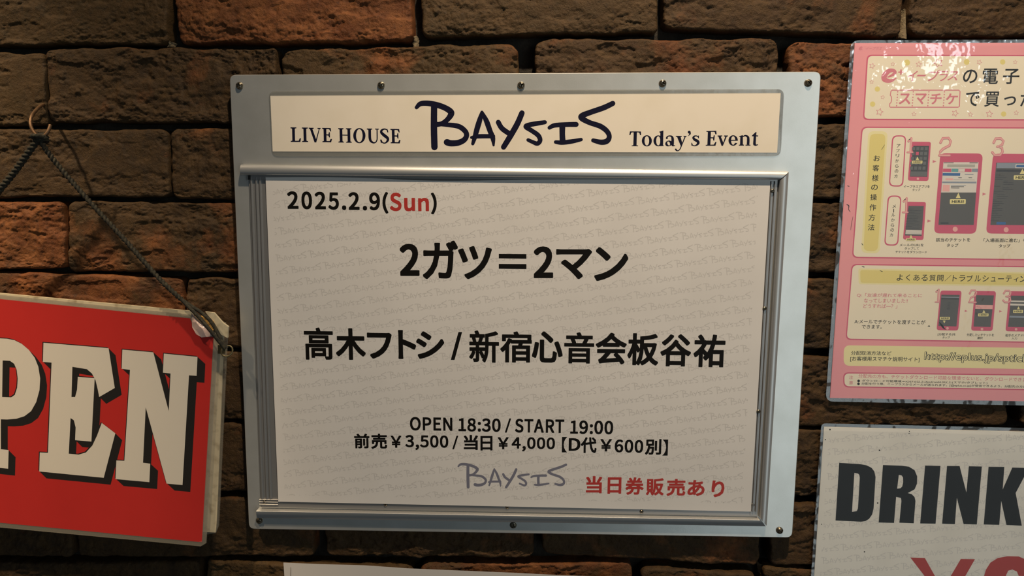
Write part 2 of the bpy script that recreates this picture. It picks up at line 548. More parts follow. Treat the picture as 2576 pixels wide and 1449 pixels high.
GLYPHS = {
    '0': ['145 -14 292 -14 438 -14 532 119 532 388 532 654 438 784 292 784 145 784 53 654 53 388 53 119', '379 64 292 64 205 64 145 162 145 388 145 612 205 708 292 708 379 708 439 612 439 388 439 162'],
    '1': ['92 27 92 0 233 0 374 0 515 0 515 27 515 53 515 80 463 80 412 80 360 80 360 310 360 540 360 770 336 770 311 770 287 770 245 746 195 728 127 715 127 695 127 675 127 654 173 654 219 654 265 654 265 463 265 271 265 80 207 80 150 80 92 80 92 53'],
    '2': ['46 19 46 0 208 0 369 0 530 0 530 28 530 55 530 83 459 83 388 83 317 83 278 83 231 79 191 76 372 247 494 403 494 558 494 694 407 784 269 784 171 784 104 739 42 671 61 653 79 635 98 617 141 668 194 706 257 706 353 706 399 642 399 554 399 421 288 268 46 57 46 38'],
    '3': ['157 -14 276 -14 414 -14 524 68 524 206 524 312 452 379 361 401 361 403 361 405 361 407 443 435 498 498 498 591 498 713 403 784 273 784 185 784 117 745 59 692 76 672 93 652 110 631 154 675 208 706 270 706 351 706 400 658 400 584 400 501 347 437 187 437 187 412 187 388 187 363 366 363 426 303 426 209 426 121 362 66 270 66 183 66 125 108 80 154 63 134 47 113 30 92 81 37'],
    '4': ['357 71 357 0 387 0 417 0 447 0 447 71 447 141 447 212 482 212 516 212 550 212 550 238 550 263 550 289 516 289 482 289 447 289 447 449 447 610 447 770 412 770 377 770 341 770 235 605 128 440 21 275 21 254 21 233 21 212 133 212 245 212 357 212 357 141', '357 368 357 289 278 289 200 289 121 289 179 376 238 464 296 551 318 589 339 628 358 665 360 665 361 665 362 665 360 626 357 563 357 525 357 446'],
    '5': ['154 -14 275 -14 404 -14 527 82 527 250 527 420 422 496 295 496 249 496 214 484 180 465 186 540 193 614 200 688 296 688 393 688 489 688 489 715 489 743 489 770 365 770 240 770 116 770 107 650 99 530 90 411 107 400 125 389 142 378 186 408 218 423 270 423 367 423 430 358 430 248 430 136 357 66 266 66 176 66 120 107 77 151 61 130 44 109 28 88 81 37'],
    '6': ['169 -14 316 -14 436 -14 538 87 538 236 538 398 454 478 324 478 264 478 196 443 149 386 153 624 241 705 348 705 394 705 440 682 470 646 488 666 506 685 524 705 481 751 423 784 343 784 194 784 59 669 59 368 59 113', '162 149 151 309 202 380 261 407 308 407 401 407 446 340 446 236 446 131 390 62 316 62 220 62'],
    '7': ['222 292 208 0 241 0 275 0 308 0 320 301 353 481 534 712 534 731 534 751 534 770 373 770 212 770 51 770 51 743 51 715 51 688 176 688 301 688 425 688 274 478'],
    '8': ['151 -14 294 -14 438 -14 535 74 535 185 535 291 473 349 405 388 405 389 405 391 405 393 451 429 507 498 507 579 507 697 428 782 296 782 176 782 85 703 85 586 85 505 133 447 189 409 189 407 189 406 189 404 119 367 48 294 48 191 48 72', '398 464 347 418 255 454 172 495 172 586 172 661 224 710 295 710 377 710 425 650 425 574 425 517', '384 58 295 58 203 58 133 118 133 200 133 273 178 334 239 374 349 330 443 292 443 188 443 111'],
    '9': ['163 -14 247 -14 391 -14 526 106 526 418 526 663 415 784 267 784 147 784 46 684 46 534 46 375 130 292 258 292 322 292 389 329 436 386 429 147 342 66 244 66 193 66 147 88 113 125 96 105 78 85 61 65 104 20', '424 625 435 466 383 393 326 363 274 363 183 363 137 431 137 534 137 640 193 709 268 709 366 709'],
    '.': ['107 -14 146 -14 184 -14 215 16 215 59 215 103 184 132 146 132 107 132 77 103 77 59 77 16'],
    ',': ['71 -181 79 -200 173 -160 232 -81 232 20 232 90 202 132 151 132 112 132 79 107 79 65 79 23 111 -2 149 -2 153 -2 157 -1 161 -1 160 -64 121 -114 56 -143 63 -162'],
    '(': ['154 -49 251 -206 271 -197 290 -188 310 -180 220 -30 176 148 176 327 176 504 220 682 310 832 290 841 271 850 251 859 154 702 97 533 97 327 97 120'],
    ')': ['84 -197 104 -206 201 -49 258 120 258 327 258 533 201 702 104 859 84 850 64 841 44 832 134 682 180 504 180 327 180 148 134 -30 44 -180 64 -188'],
    '/': ['117 153 12 -188 35 -188 58 -188 82 -188 187 153 291 493 396 834 373 834 350 834 327 834 222 493'],
    ':': ['107 410 146 410 184 410 215 439 215 483 215 526 184 557 146 557 107 557 77 526 77 483 77 439', '107 -14 146 -14 184 -14 215 16 215 59 215 103 184 132 146 132 107 132 77 103 77 59 77 16'],
    'S': ['210 -14 319 -14 480 -14 581 83 581 205 581 319 512 372 422 411 386 426 349 442 313 458 253 483 185 512 185 587 185 655 242 699 329 699 400 699 457 671 504 627 521 648 538 668 555 689 501 745 420 784 329 784 189 784 86 699 86 580 86 467 171 413 243 382 279 366 316 350 353 334 426 301 482 276 482 196 482 122 422 71 320 71 241 71 163 109 108 167 89 145 70 122 50 100 117 30'],
    'u': ['143 -14 264 -14 341 -14 398 27 452 89 453 89 454 89 455 89 457 60 460 30 462 0 489 0 515 0 542 0 542 190 542 380 542 570 510 570 478 570 446 570 446 436 446 301 446 166 392 99 351 69 292 69 216 69 185 114 185 221 185 337 185 454 185 570 153 570 120 570 88 570 88 450 88 329 88 209 88 63'],
    'n': ['97 190 97 0 129 0 161 0 193 0 193 138 193 276 193 414 250 472 290 501 349 501 424 501 457 456 457 349 457 232 457 116 457 0 489 0 521 0 553 0 553 120 553 241 553 361 553 506 498 585 378 585 300 585 241 542 187 487 186 487 186 487 185 487 182 515 179 543 175 570 149 570 123 570 97 570 97 380'],
    'O': ['196 -14 390 -14 583 -14 718 141 718 388 718 634 583 784 390 784 196 784 61 634 61 388 61 141', '528 71 390 71 251 71 161 195 161 388 161 580 251 699 390 699 528 699 619 580 619 388 619 195'],
    'P': ['106 257 106 0 138 0 171 0 203 0 203 102 203 204 203 307 245 307 287 307 330 307 499 307 613 381 613 544 613 712 498 770 326 770 252 770 179 770 106 770 106 513', '241 386 203 386 203 487 203 589 203 691 239 691 276 691 313 691 449 691 517 657 517 544 517 434 453 386 317 386 279 386'],
    'E': ['106 257 106 0 258 0 409 0 561 0 561 28 561 55 561 83 442 83 322 83 203 83 203 176 203 270 203 363 300 363 397 363 495 363 495 391 495 419 495 446 397 446 300 446 203 446 203 527 203 607 203 688 318 688 434 688 549 688 549 715 549 743 549 770 402 770 254 770 106 770 106 513'],
    'N': ['106 257 106 0 137 0 167 0 197 0 197 135 197 270 197 404 197 485 190 567 186 645 187 645 189 645 190 645 218 592 245 539 273 486 367 324 460 162 554 0 587 0 620 0 653 0 653 257 653 513 653 770 623 770 592 770 561 770 561 637 561 503 561 370 561 290 568 203 575 126 573 126 571 126 569 126 542 179 514 232 486 285 393 446 299 608 205 770 172 770 139 770 106 770 106 513'],
    'T': ['266 229 266 0 298 0 331 0 363 0 363 229 363 459 363 688 441 688 519 688 597 688 597 715 597 743 597 770 409 770 221 770 33 770 33 743 33 715 33 688 110 688 188 688 266 688 266 459'],
    'A': ['91 257 4 0 37 0 69 0 102 0 127 78 152 157 176 235 270 235 364 235 458 235 482 157 507 78 532 0 566 0 600 0 634 0 547 257 460 513 373 770 337 770 301 770 265 770 178 513', '278 312 201 312 213 352 226 391 238 431 266 518 291 601 315 691 317 691 318 691 319 691 345 602 369 518 397 431 409 391 422 352 434 312 356 312'],
    'R': ['246 404 203 404 203 500 203 596 203 691 246 691 289 691 332 691 453 691 519 655 519 555 519 454 453 404 332 404 289 404', '466 109 528 0 565 0 601 0 638 0 572 112 507 225 442 337 546 362 616 434 616 555 616 714 503 770 347 770 266 770 186 770 106 770 106 513 106 257 106 0 138 0 171 0 203 0 203 109 203 218 203 327 249 327 295 327 341 327 404 218'],
    'D': ['106 257 106 0 172 0 237 0 303 0 535 0 661 144 661 388 661 633 535 770 298 770 234 770 170 770 106 770 106 513', '232 80 203 80 203 284 203 487 203 691 232 691 261 691 290 691 472 691 561 583 561 388 561 193 472 80 290 80 261 80'],
    '¥': ['244 62 244 0 275 0 307 0 338 0 338 62 338 125 338 187 402 187 466 187 530 187 530 205 530 223 530 242 466 242 402 242 338 242 338 267 338 292 338 317 402 317 466 317 530 317 530 336 530 354 530 373 474 373 418 373 362 373 427 498 491 624 556 749 523 749 491 749 458 749 428 682 397 614 367 547 342 496 320 444 295 389 293 389 292 389 290 389 266 444 243 496 220 547 189 614 159 682 128 749 95 749 61 749 27 749 91 624 155 498 218 373 164 373 109 373 54 373 54 354 54 336 54 317 117 317 180 317 244 317 244 292 244 267 244 242 180 242 117 242 54 242 54 223 54 205 54 187 117 187 180 187 244 187 244 125'],
}

# ------------------------------------------------------------------ the brick wall
def lattice(ix, iz, seed):
    h = np.sin(ix * 127.1 + iz * 311.7 + seed * 74.7) * 43758.5453
    return h - np.floor(h)


def vnoise(x, z, seed=0.0):
    ix, iz = np.floor(x), np.floor(z)
    fx, fz = x - ix, z - iz
    fx = fx * fx * fx * (fx * (fx * 6 - 15) + 10); fz = fz * fz * fz * (fz * (fz * 6 - 15) + 10)
    a = lattice(ix, iz, seed); b = lattice(ix + 1, iz, seed)
    c = lattice(ix, iz + 1, seed); d = lattice(ix + 1, iz + 1, seed)
    return (a * (1 - fx) + b * fx) * (1 - fz) + (c * (1 - fx) + d * fx) * fz


def fbm(x, z, seed, octv=4, gain=.5):
    s = 0; a = 1; t = 0
    for k in range(octv):
        s = s + a * vnoise(x * 2 ** k, z * 2 ** k, seed + 13.3 * k); t += a; a *= gain
    return s / t


def sstep(a, b, x):
    t = np.clip((x - a) / (b - a), 0, 1)
    return t * t * (3 - 2 * t)


def brick(q, parent, color, red, seed, proud=0.0, rough=1.0, res=0.0014, corner=0.006):
    q = [P(u, v, 0.0) for u, v in q]
    tl, tr, br, bl = [np.array([p[0], p[2]]) for p in q]
    Wd = np.linalg.norm(tr - tl); Hd = np.linalg.norm(tl - bl)
    nx, nz = max(8, int(Wd / res)), max(8, int(Hd / res))
    s = np.linspace(0, 1, nx); t = np.linspace(0, 1, nz)
    # denser near the edges
    s = s + .035 * np.sin(2 * np.pi * s) * -0.9; t = t - .05 * np.sin(2 * np.pi * t)
    S, T = np.meshgrid(s, t)
    X = S * Wd; Z = T * Hd
    # round the corners: pull points of each corner square onto a disc
    rc = corner * (0.6 + 0.8 * lattice(seed, 3.0, 1.0))
    rc = min(rc, Hd * .4)
    for cx, cz, sx, sz in ((rc, rc, -1, -1), (Wd - rc, rc, 1, -1), (rc, Hd - rc, -1, 1), (Wd - rc, Hd - rc, 1, 1)):
        dx = (X - cx) * sx; dz = (Z - cz) * sz
        m = (dx > 0) & (dz > 0)
        k = np.maximum(dx, dz) / np.maximum(np.hypot(dx, dz), 1e-9)
        X = np.where(m, cx + sx * dx * k, X); Z = np.where(m, cz + sz * dz * k, Z)
    dedge = np.minimum.reduce([X, Wd - X, Z, Hd - Z])
    # distance in the corner regions
    for cx, cz, sx, sz in ((rc, rc, -1, -1), (Wd - rc, rc, 1, -1), (rc, Hd - rc, -1, 1), (Wd - rc, Hd - rc, 1, 1)):
        dx = (X - cx) * sx; dz = (Z - cz) * sz
        m = (dx > 0) & (dz > 0)
        dedge = np.where(m, rc - np.hypot(dx, dz), dedge)
    dedge = np.maximum(dedge, 0)
    # wobbling outline
    near = np.exp(-dedge / 0.006)
    wx = (fbm(X * 60 + seed, Z * 60, seed + 5, 3) - .5) * 0.0032 * near
    wz = (fbm(X * 45, Z * 60 + seed, seed + 9, 4) - .5) * 0.0042 * near
    # front relief
    Rr = 0.0026
    e = np.clip(1 - dedge / Rr, 0, 1)
    y = Rr * (1 - np.sqrt(np.maximum(1 - e * e, 0)))
    y = y + (fbm(X * 14, Z * 18, seed + 21, 3) - .5) * 0.0040 * rough
    zone = sstep(.38, .58, fbm(X * 20, Z * 26, seed + 91, 3))          # some of the face is smooth, some torn
    y = y + (fbm(X * 80, Z * 130, seed + 31, 5, .65) - .5) * 0.0030 * rough * (.30 + zone)
    fl = fbm(X * 38, Z * 75, seed + 41, 5, .55)
    msk = fbm(X * 22, Z * 32, seed + 43, 3)
    y = y + sstep(.47, .53, fl) * sstep(.42, .50, msk) * 0.0012 * rough
    y = y + sstep(.58, .605, fl) * 0.0007 * rough
    y = y - sstep(.64, .70, fbm(X * 75, Z * 90, seed + 57, 3)) * 0.0005 * rough
    y = y + (fbm(X * 320, Z * 460, seed + 71, 3, .65) - .5) * 0.0013 * rough * (.35 + zone)
    y = y + np.exp(-dedge / .004) * sstep(.5, .7, fbm(X * 50, Z * 50, seed + 77, 3)) * 0.0014
    y = y - proud
    # back to the brick's quad
    s2 = (X / Wd)[..., None]; t2 = (Z / Hd)[..., None]
    base = (1 - t2) * ((1 - s2) * bl + s2 * br) + t2 * ((1 - s2) * tl + s2 * tr)
    V = np.stack([base[..., 0] + wx, y, base[..., 1] + wz], -1)
    ring = [(0, i) for i in range(nx)] + [(j, nx - 1) for j in range(1, nz)] + [(nz - 1, i) for i in range(nx - 2, -1, -1)] + [(j, 0) for j in range(nz - 2, 0, -1)]
    verts = V.reshape(-1, 3)
    side = np.array([V[a] for a in ring])
    mid = side.copy(); mid[:, 1] = mid[:, 1] + 0.008
    far = side.copy(); far[:, 1] = 0.022
    n0 = len(verts); nr = len(ring)
    allv = np.concatenate([verts, mid, far])
    org = np.array([base[..., 0].mean(), 0.0, base[..., 1].mean()])
    allv = allv - org
    idx = np.arange(nx * nz).reshape(nz, nx)
    F = np.stack([idx[:-1, :-1], idx[:-1, 1:], idx[1:, 1:], idx[1:, :-1]], -1).reshape(-1, 4)
    ri = np.array([a * nx + b for a, b in ring])
    k = np.arange(nr); k2 = (k + 1) % nr
    F2 = np.stack([ri[k2], ri[k], n0 + k, n0 + k2], -1)
    F3 = np.stack([n0 + k2, n0 + k, n0 + nr + k, n0 + nr + k2], -1)
    F = np.concatenate([F, F2, F3])
    me = bpy.data.meshes.new('brick')
    me.vertices.add(len(allv)); me.vertices.foreach_set('co', allv.astype(np.float32).ravel())
    me.loops.add(F.size); me.loops.foreach_set('vertex_index', F.ravel().astype(np.int32))
    me.polygons.add(len(F)); me.polygons.foreach_set('loop_start', (np.arange(len(F)) * 4).astype(np.int32))
    me.polygons.foreach_set('use_smooth', np.ones(len(F), bool))
    me.update(calc_edges=True)
    me.materials.append(M['brick'])
    o = bpy.data.objects.new('brick', me)
    COL.objects.link(o)
    o.parent = parent
    o.location = Vector(tuple(org)) - world_loc(parent)
    o.color = (*color, red)
    return o


# backing of the wall: mortar deep behind the brick faces
a = P(-700, -250, 0.016); b = P(3100, 1800, 0.016)
x0, x1, z0, z1 = a[0], b[0], b[2], a[2]
vs = [(x0, .016, z0), (x1, .016, z0), (x1, .016, z1), (x0, .016, z1), (x0, .12, z0), (x1, .12, z0), (x1, .12, z1), (x0, .12, z1)]
wall = mesh_obj('wall_back', vs, [(0, 1, 2, 3), (5, 4, 7, 6), (1, 5, 6, 2), (4, 0, 3, 7), (3, 2, 6, 7), (4, 5, 1, 0)], M['mortar'])
tag(wall, 'wall of rough dark brown bricks with deep dark joints', kind='structure')
wall['category'] = 'wall'

DK = (0.038, 0.021, 0.008); OL = (0.056, 0.032, 0.010); BR = (0.048, 0.024, 0.009); BK = (0.032, 0.018, 0.008)
RD = (0.080, 0.030, 0.013)
BRICKS = [
    # row A
    ([(-240, -75), (423, -72), (420, 110), (-235, 114)], OL, 0.37, .0010, .9),
    ([(437, -72), (1038, -75), (1038, 104), (449, 110)], RD, 0.88, .0025, 1.0),
    ([(1052, -75), (1657, -80), (1653, 80), (1064, 94)], OL, 0.41, .0010, 1.0),
    ([(1668, -80), (2276, -80), (2268, 92), (1670, 72)], BR, 0.45, .0015, .7),
    ([(2288, -80), (2900, -80), (2900, 92), (2292, 92)], BR, 0.41, .0010, .9),
    # row B
    ([(-520, 128), (112, 131), (119, 314), (-500, 318)], OL, 0.40, .0000, .8),
    ([(115, 121), (694, 122), (704, 312), (123, 305)], DK, 0.47, .0012, 1.1),
    ([(709, 126), (1303, 107), (1306, 300), (715, 310)], OL, 0.53, .0010, 1.1),
    ([(1346, 98), (1960, 99), (1955, 300), (1345, 300)], BR, 0.53, .0015, 1.1),
    ([(1985, 107), (2590, 107), (2580, 292), (1984, 292)], RD, 0.70, .0008, 1.2),
    # row C
    ([(-180, 327), (420, 325), (431, 494), (-170, 498)], DK, 0.43, .0008, .8),
    ([(428, 323), (1040, 323), (1040, 502), (434, 502)], DK, 0.45, .0014, .8),
    ([(1720, 313), (2330, 313), (2322, 502), (1720, 502)], DK, 0.43, .0012, .8),
    # row D
    ([(-440, 508), (160, 506), (168, 676), (-430, 676)], RD, 0.80, .0012, .9),
    ([(172, 506), (780, 512), (785, 686), (170, 683)], DK, 0.56, .0014, 1.0),
    ([(1960, 511), (2560, 511), (2550, 684), (1955, 684)], BK, 0.47, .0010, 1.0),
    # row E
    ([(-160, 682), (456, 699), (461, 870), (-150, 870)], RD, 0.64, .0008, .8),
    ([(466, 700), (1070, 702), (1070, 874), (470, 874)], BR, 0.49, .0014, .9),
    ([(1850, 701), (2460, 701), (2450, 880), (1850, 880)], BK, 0.47, .0012, .8),
    # row F
    ([(-430, 886), (188, 886), (188, 1056), (-430, 1056)], BK, 0.45, .0010, .9),
    ([(202, 886), (850, 886), (850, 1056), (202, 1056)], BR, 0.47, .0012, .9),
    ([(1900, 895), (2531, 900), (2533, 1070), (1900, 1072)], BR, 0.43, .0014, 1.2),
    ([(2567, 900), (3000, 900), (3000, 1070), (2569, 1070)], BK, 0.43, .0014, 1.0),
    # row G
    ([(-600, 1067), (6, 1067), (10, 1236), (-590, 1236)], BK, 0.45, .0010, .9),
    ([(20, 1065), (640, 1065), (640, 1236), (24, 1236)], BR, 0.53, .0010, .9),
    ([(1800, 1083), (2420, 1085), (2410, 1250), (1800, 1250)], BK, 0.43, .0010, 1.1),
    # row H
    ([(-440, 1252), (175, 1252), (180, 1402), (-430, 1402)], BK, 0.41, .0008, .9),
    ([(190, 1251), (787, 1250), (790, 1400), (196, 1400)], DK, 0.45, .0012, .7),
    ([(812, 1254), (1342, 1262), (1342, 1402), (820, 1400)], BR, 0.47, .0014, 1.2),
    ([(1362, 1262), (1914, 1275), (1912, 1424), (1366, 1394)], BR, 0.53, .0012, .9),
    ([(1937, 1270), (2520, 1270), (2516, 1424), (1938, 1424)], BR, 0.47, .0010, .9),
    # beyond the frame: the wall goes on
    ([(-620, -262), (-60, -262), (-60, -92), (-620, -92)], DK, .40, .0010, .8),
    ([(-44, -262), (580, -262), (580, -94), (-44, -94)], OL, .42, .0010, .8),
    ([(596, -262), (1220, -262), (1220, -94), (596, -94)], BR, .42, .0010, .8),
    ([(1236, -262), (1860, -262), (1860, -96), (1236, -96)], DK, .44, .0010, .8),
    ([(1876, -262), (2500, -262), (2500, -98), (1876, -98)], RD, .44, .0010, .8),
    ([(2516, -262), (3080, -262), (3080, -98), (2516, -98)], BR, .40, .0010, .8),
    ([(-640, -75), (-256, -75), (-250, 112), (-620, 112)], BR, .42, .0010, .8),
    ([(2606, 107), (3080, 107), (3070, 292), (2598, 292)], OL, .42, .0010, .8),
    ([(-620, 328), (-196, 328), (-186, 498), (-600, 498)], RD, .36, .0010, .8),
    ([(2346, 313), (2960, 313), (2950, 502), (2338, 502)], BR, .38, .0010, .8),
    ([(2576, 511), (3080, 511), (3070, 684), (2566, 684)], DK, .42, .0010, .8),
    ([(-600, 692), (-176, 688), (-166, 870), (-590, 870)], BR, .42, .0010, .8),
    ([(2476, 701), (3060, 701), (3050, 880), (2466, 880)], BR, .42, .0010, .8),
    ([(2436, 1085), (3020, 1085), (3010, 1250), (2426, 1250)], DK, .42, .0010, .8),
    ([(2536, 1270), (3010, 1270), (3000, 1424), (2532, 1424)], BR, .42, .0010, .8),
    # row I
    ([(-110, 1416), (500, 1413), (505, 1560), (-100, 1560)], BK, 0.41, .0008, .9),
    ([(516, 1412), (1036, 1424), (1040, 1570), (520, 1565)], OL, 0.43, .0010, 1.0),
    ([(1058, 1420), (1588, 1418), (1590, 1575), (1060, 1575)], RD, 0.66, .0014, .9),
    ([(1612, 1430), (1903, 1440), (1905, 1600), (1612, 1600)], DK, 0.43, .0014, .8),
    ([(1916, 1427), (2500, 1440), (2500, 1600), (1920, 1600)], OL, 0.47, .0014, 1.0),
]
for i, (q, c, red, pr, ro) in enumerate(BRICKS):
    brick(q, wall, c, red, 3.7 + i * 1.913, proud=pr, rough=ro, res=(0.0022 if max(p[0] for p in q) < 0 or min(p[0] for p in q) > 2576 or max(p[1] for p in q) < 0 else 0.0008 if min(p[1] for p in q) < 700 else 0.0010))


def lump(q, seed, name='mortar_dab'):
    """a rough dab of pale mortar squeezed into a joint"""
    ps = [P(u, v, 0.004) for u, v in q]
    n = 10
    V, F = [], []
    tl, tr, br, bl = ps
    for j in range(n):
        for i in range(6):
            s, t = i / 5, j / (n - 1)
            p = (1 - t) * ((1 - s) * tl + s * tr) + t * ((1 - s) * bl + s * br)
            d = min(s, 1 - s) * 2
            w = (lattice(i, j, seed) - .5) * .0015
            V.append((p[0] + w * .6, p[1] + .006 - .006 * math.sqrt(d) + w, p[2] + w))
    for j in range(n - 1):
        for i in range(5):
            F.append((j * 6 + i + 1, j * 6 + i, (j + 1) * 6 + i, (j + 1) * 6 + i + 1))
    o = mesh_obj(name, V, F, M['mortar_light'], wall, smooth=True, origin=tuple(np.mean(V, axis=0)))
    o['label'] = 'pale cream mortar squeezed out between two bricks'


lump([(1036, 88), (1052, 92), (1050, 122), (1034, 118)], 1.0)
lump([(2272, 20), (2284, 24), (2290, 96), (2262, 96)], 2.0)
lump([(416, 96), (436, 108), (432, 118), (414, 118)], 3.0)
lump([(1908, 1420), (1934, 1424), (1938, 1446), (1912, 1446)], 4.0)

# ------------------------------------------------------------------ solids
def prism(pts, y0, y1, bevel=0.0):
    """pts = (x, z) outline; returns verts, faces of the slab from y0 (front) to y1 (back) with a chamfered front rim"""
    n = len(pts)
    c = np.mean(pts, axis=0)
    V, F = [], []
    a = np.array(pts, float)
    if bevel > 0:
        prv = np.roll(a, 1, 0); nxt = np.roll(a, -1, 0)
        t = (nxt - prv); t /= np.linalg.norm(t, axis=1)[:, None]
        nr = np.stack([-t[:, 1], t[:, 0]], 1)
        sg = np.sign(((c - a) * nr).sum(1)); nr *= sg[:, None]
        inn = a + nr * bevel
        loops = [(inn, y0), (a, y0 + bevel), (a, y1)]
    else:
        loops = [(a, y0), (a, y1)]
    for l, y in loops:
        V += [(p[0], y, p[1]) for p in l]
    area2 = sum(a[i][0] * a[(i + 1) % n][1] - a[(i + 1) % n][0] * a[i][1] for i in range(n))
    ccw = area2 > 0
    f = list(range(n))
    F.append(tuple(f if ccw else f[::-1]))
    for k in range(len(loops) - 1):
        for i in range(n):
            j = (i + 1) % n
            q = (k * n + j, k * n + i, (k + 1) * n + i, (k + 1) * n + j)
            F.append(q if ccw else q[::-1])
    b = (len(loops) - 1) * n
    f = [b + i for i in range(n)]
    F.append(tuple(f[::-1] if ccw else f))
    return V, F


def rounded_quad(q, r, k=6):
    """q = (x, z) corners; rounded outline"""
    out = []
    for i in range(4):
        p = np.array(q[i], float); a = np.array(q[i - 1], float); b = np.array(q[(i + 1) % 4], float)
        ua = (a - p) / np.linalg.norm(a - p); ub = (b - p) / np.linalg.norm(b - p)
        s, e = p + ua * r, p + ub * r
        for j in range(k + 1):
            t = j / k
            out.append(tuple((1 - t) ** 2 * s + 2 * t * (1 - t) * p + t * t * e))
    return out


def pq(px, y):
    return [(P(u, v, y)[0], P(u, v, y)[2]) for u, v in px]


def slab(name, px, y0, y1, m, parent, r=0.0, bevel=0.0, label=None):
    q = pq(px, y0)
    if r: q = rounded_quad(q, r)
    V, F = prism(q, y0, y1, bevel)
    o = mesh_obj(name, V, F, m, parent, origin=tuple(np.mean(V, axis=0)))
    if label: o['label'] = label
    return o


def rail(name, outer, inner, y, h, parent, prof=None, mirror=False, label=None):
    """half-round cover profile between an outer and an inner pixel line on the plane y, standing h high"""
    prof = prof or [(0, 0), (0.0, .50), (.015, .62), (.05, .72), (.12, .80), (.24, .90), (.38, .97), (.52, 1.0), (.68, .985), (.84, .92), (.95, .80), (1.0, .66), (1.0, 0)]
    o0, o1 = [P(u, v, y) for u, v in outer]; i0, i1 = [P(u, v, y) for u, v in inner]
    V, F = [], []
    N = 40
    for k in range(N + 1):
        t = k / N
        o = o0 + (o1 - o0) * t; i = i0 + (i1 - i0) * t
        for s, hh in prof:
            p = o + (i - o) * s
            V.append((p[0], y - hh * h, p[2]))
    n = len(prof)
    for k in range(N):
        for j in range(n - 1):
            F.append((k * n + j, k * n + j + 1, (k + 1) * n + j + 1, (k + 1) * n + j))
    F.append(tuple(range(n))[::-1]); F.append(tuple(N * n + j for j in range(n)))
    if mirror: F = [f[::-1] for f in F]
    ob = mesh_obj(name, V, F, M['rail'], parent, smooth=True, auto=40, origin=tuple(np.mean(V, axis=0)))
    if label: ob['label'] = label
    return ob


def screw(u, v, y, parent, rad=0.0031, ang=0.3, h=0.0022, name='screw'):
    """pan-head screw with a cross recess"""
    c = P(u, v, y)
    N = 36
    V, F = [], []
    for j in range(N + 1):
        for i in range(N + 1):
            a, b = 2 * i / N - 1, 2 * j / N - 1
            # square to disc
            x = a * math.sqrt(1 - b * b / 2); z = b * math.sqrt(1 - a * a / 2)
            r = math.hypot(x, z)
            hh = h * (max(1 - r ** 2.6, 0)) ** .55 if r < 1 else 0
            xr = x * math.cos(ang) - z * math.sin(ang); zr = x * math.sin(ang) + z * math.cos(ang)
            w = .15
            if (abs(xr) < w and abs(zr) < .58) or (abs(zr) < w and abs(xr) < .58):
                hh -= h * (.75 - .5 * max(abs(xr), abs(zr)))
            V.append((c[0] + x * rad, y - hh, c[2] + z * rad))
    for j in range(N):
        for i in range(N):
            k = j * (N + 1) + i
            F.append((k, k + 1, k + N + 2, k + N + 1))
    return mesh_obj(name, V, F, M['screw'], parent, smooth=True, auto=50, origin=tuple(c))


def rim(name, outer_px, inner_px, y, r, m, parent, wv=None, label=None):
    o = rounded_quad(pq(outer_px, y), r, k=6)
    i = rounded_quad(pq(inner_px, y), .0002, k=6)
    # subdivide both outlines alike
    def sub(L, n=12):
        out = []
        for a, b in zip(L, L[1:] + L[:1]):
            m_ = n if math.hypot(a[0] - b[0], a[1] - b[1]) > .03 else 1
            out += [(a[0] + (b[0] - a[0]) * k / m_, a[1] + (b[1] - a[1]) * k / m_) for k in range(m_)]
        return out
    L1, L2 = [], []
    for k in range(len(o)):
        a, b = o[k], o[(k + 1) % len(o)]; c, d = i[k], i[(k + 1) % len(i)]
        m_ = 24 if k % 7 == 6 else 1
        for j in range(m_):
            t = j / m_
            L1.append((a[0] + (b[0] - a[0]) * t, a[1] + (b[1] - a[1]) * t)); L2.append((c[0] + (d[0] - c[0]) * t, c[1] + (d[1] - c[1]) * t))
    wv = wv or (lambda x, z: 0.0)
    V = [(p[0], y + wv(*p), p[1]) for p in L1] + [(p[0], y + wv(*p), p[1]) for p in L2]
    n = len(L1)
    F = [(k, (k + 1) % n, n + (k + 1) % n, n + k) for k in range(n)]
    V += [(v[0], v[1] + .0004, v[2]) for v in V]
    F += [tuple(2 * n + j for j in f[::-1]) for f in list(F)]
    F += [(k, 2 * n + k, 2 * n + (k + 1) % n, (k + 1) % n) for k in range(n)]
    ob = mesh_obj(name, V, F, m, parent, smooth=True, auto=40, origin=tuple(np.mean(V, axis=0)))
    if label: ob['label'] = label
    return ob


# ------------------------------------------------------------------ notice board
YF = -0.011          # front face of the aluminium plate
org = P(1310, 1340, YF)
board = empty('notice_board', (float(org[0]), YF, float(org[2])))
tag(board, 'aluminium plate notice board with a poster frame, screwed to the brick wall', 'notice board')
slab('plate', [(577, 188), (2066, 180), (1993, 1353), (626, 1331)], YF, YF + .003, M['plate'], board, r=.0055, bevel=.0005)
# four stand-off spacers behind the plate
for u, v in ((603, 216), (2033, 209), (653, 1309), (1961, 1334)):
    c = P(u, v, YF)
    pts = [(c[0] + .004 * math.cos(k * math.pi / 6), c[2] + .004 * math.sin(k * math.pi / 6)) for k in range(12)]
    V, F = prism(pts, YF + .003, .010)
    mesh_obj('spacer', V, F, M['gap'], board, origin=tuple(np.mean(V, axis=0)))
for k, (u, v) in enumerate([(603, 216), (959, 215), (1311, 215), (1667, 210), (2033, 209), (653, 1309), (1291, 1321), (1961, 1334)]):
    screw(u, v, YF, board, ang=.3 + k * .55, h=.0027 if k != 6 else .0015)

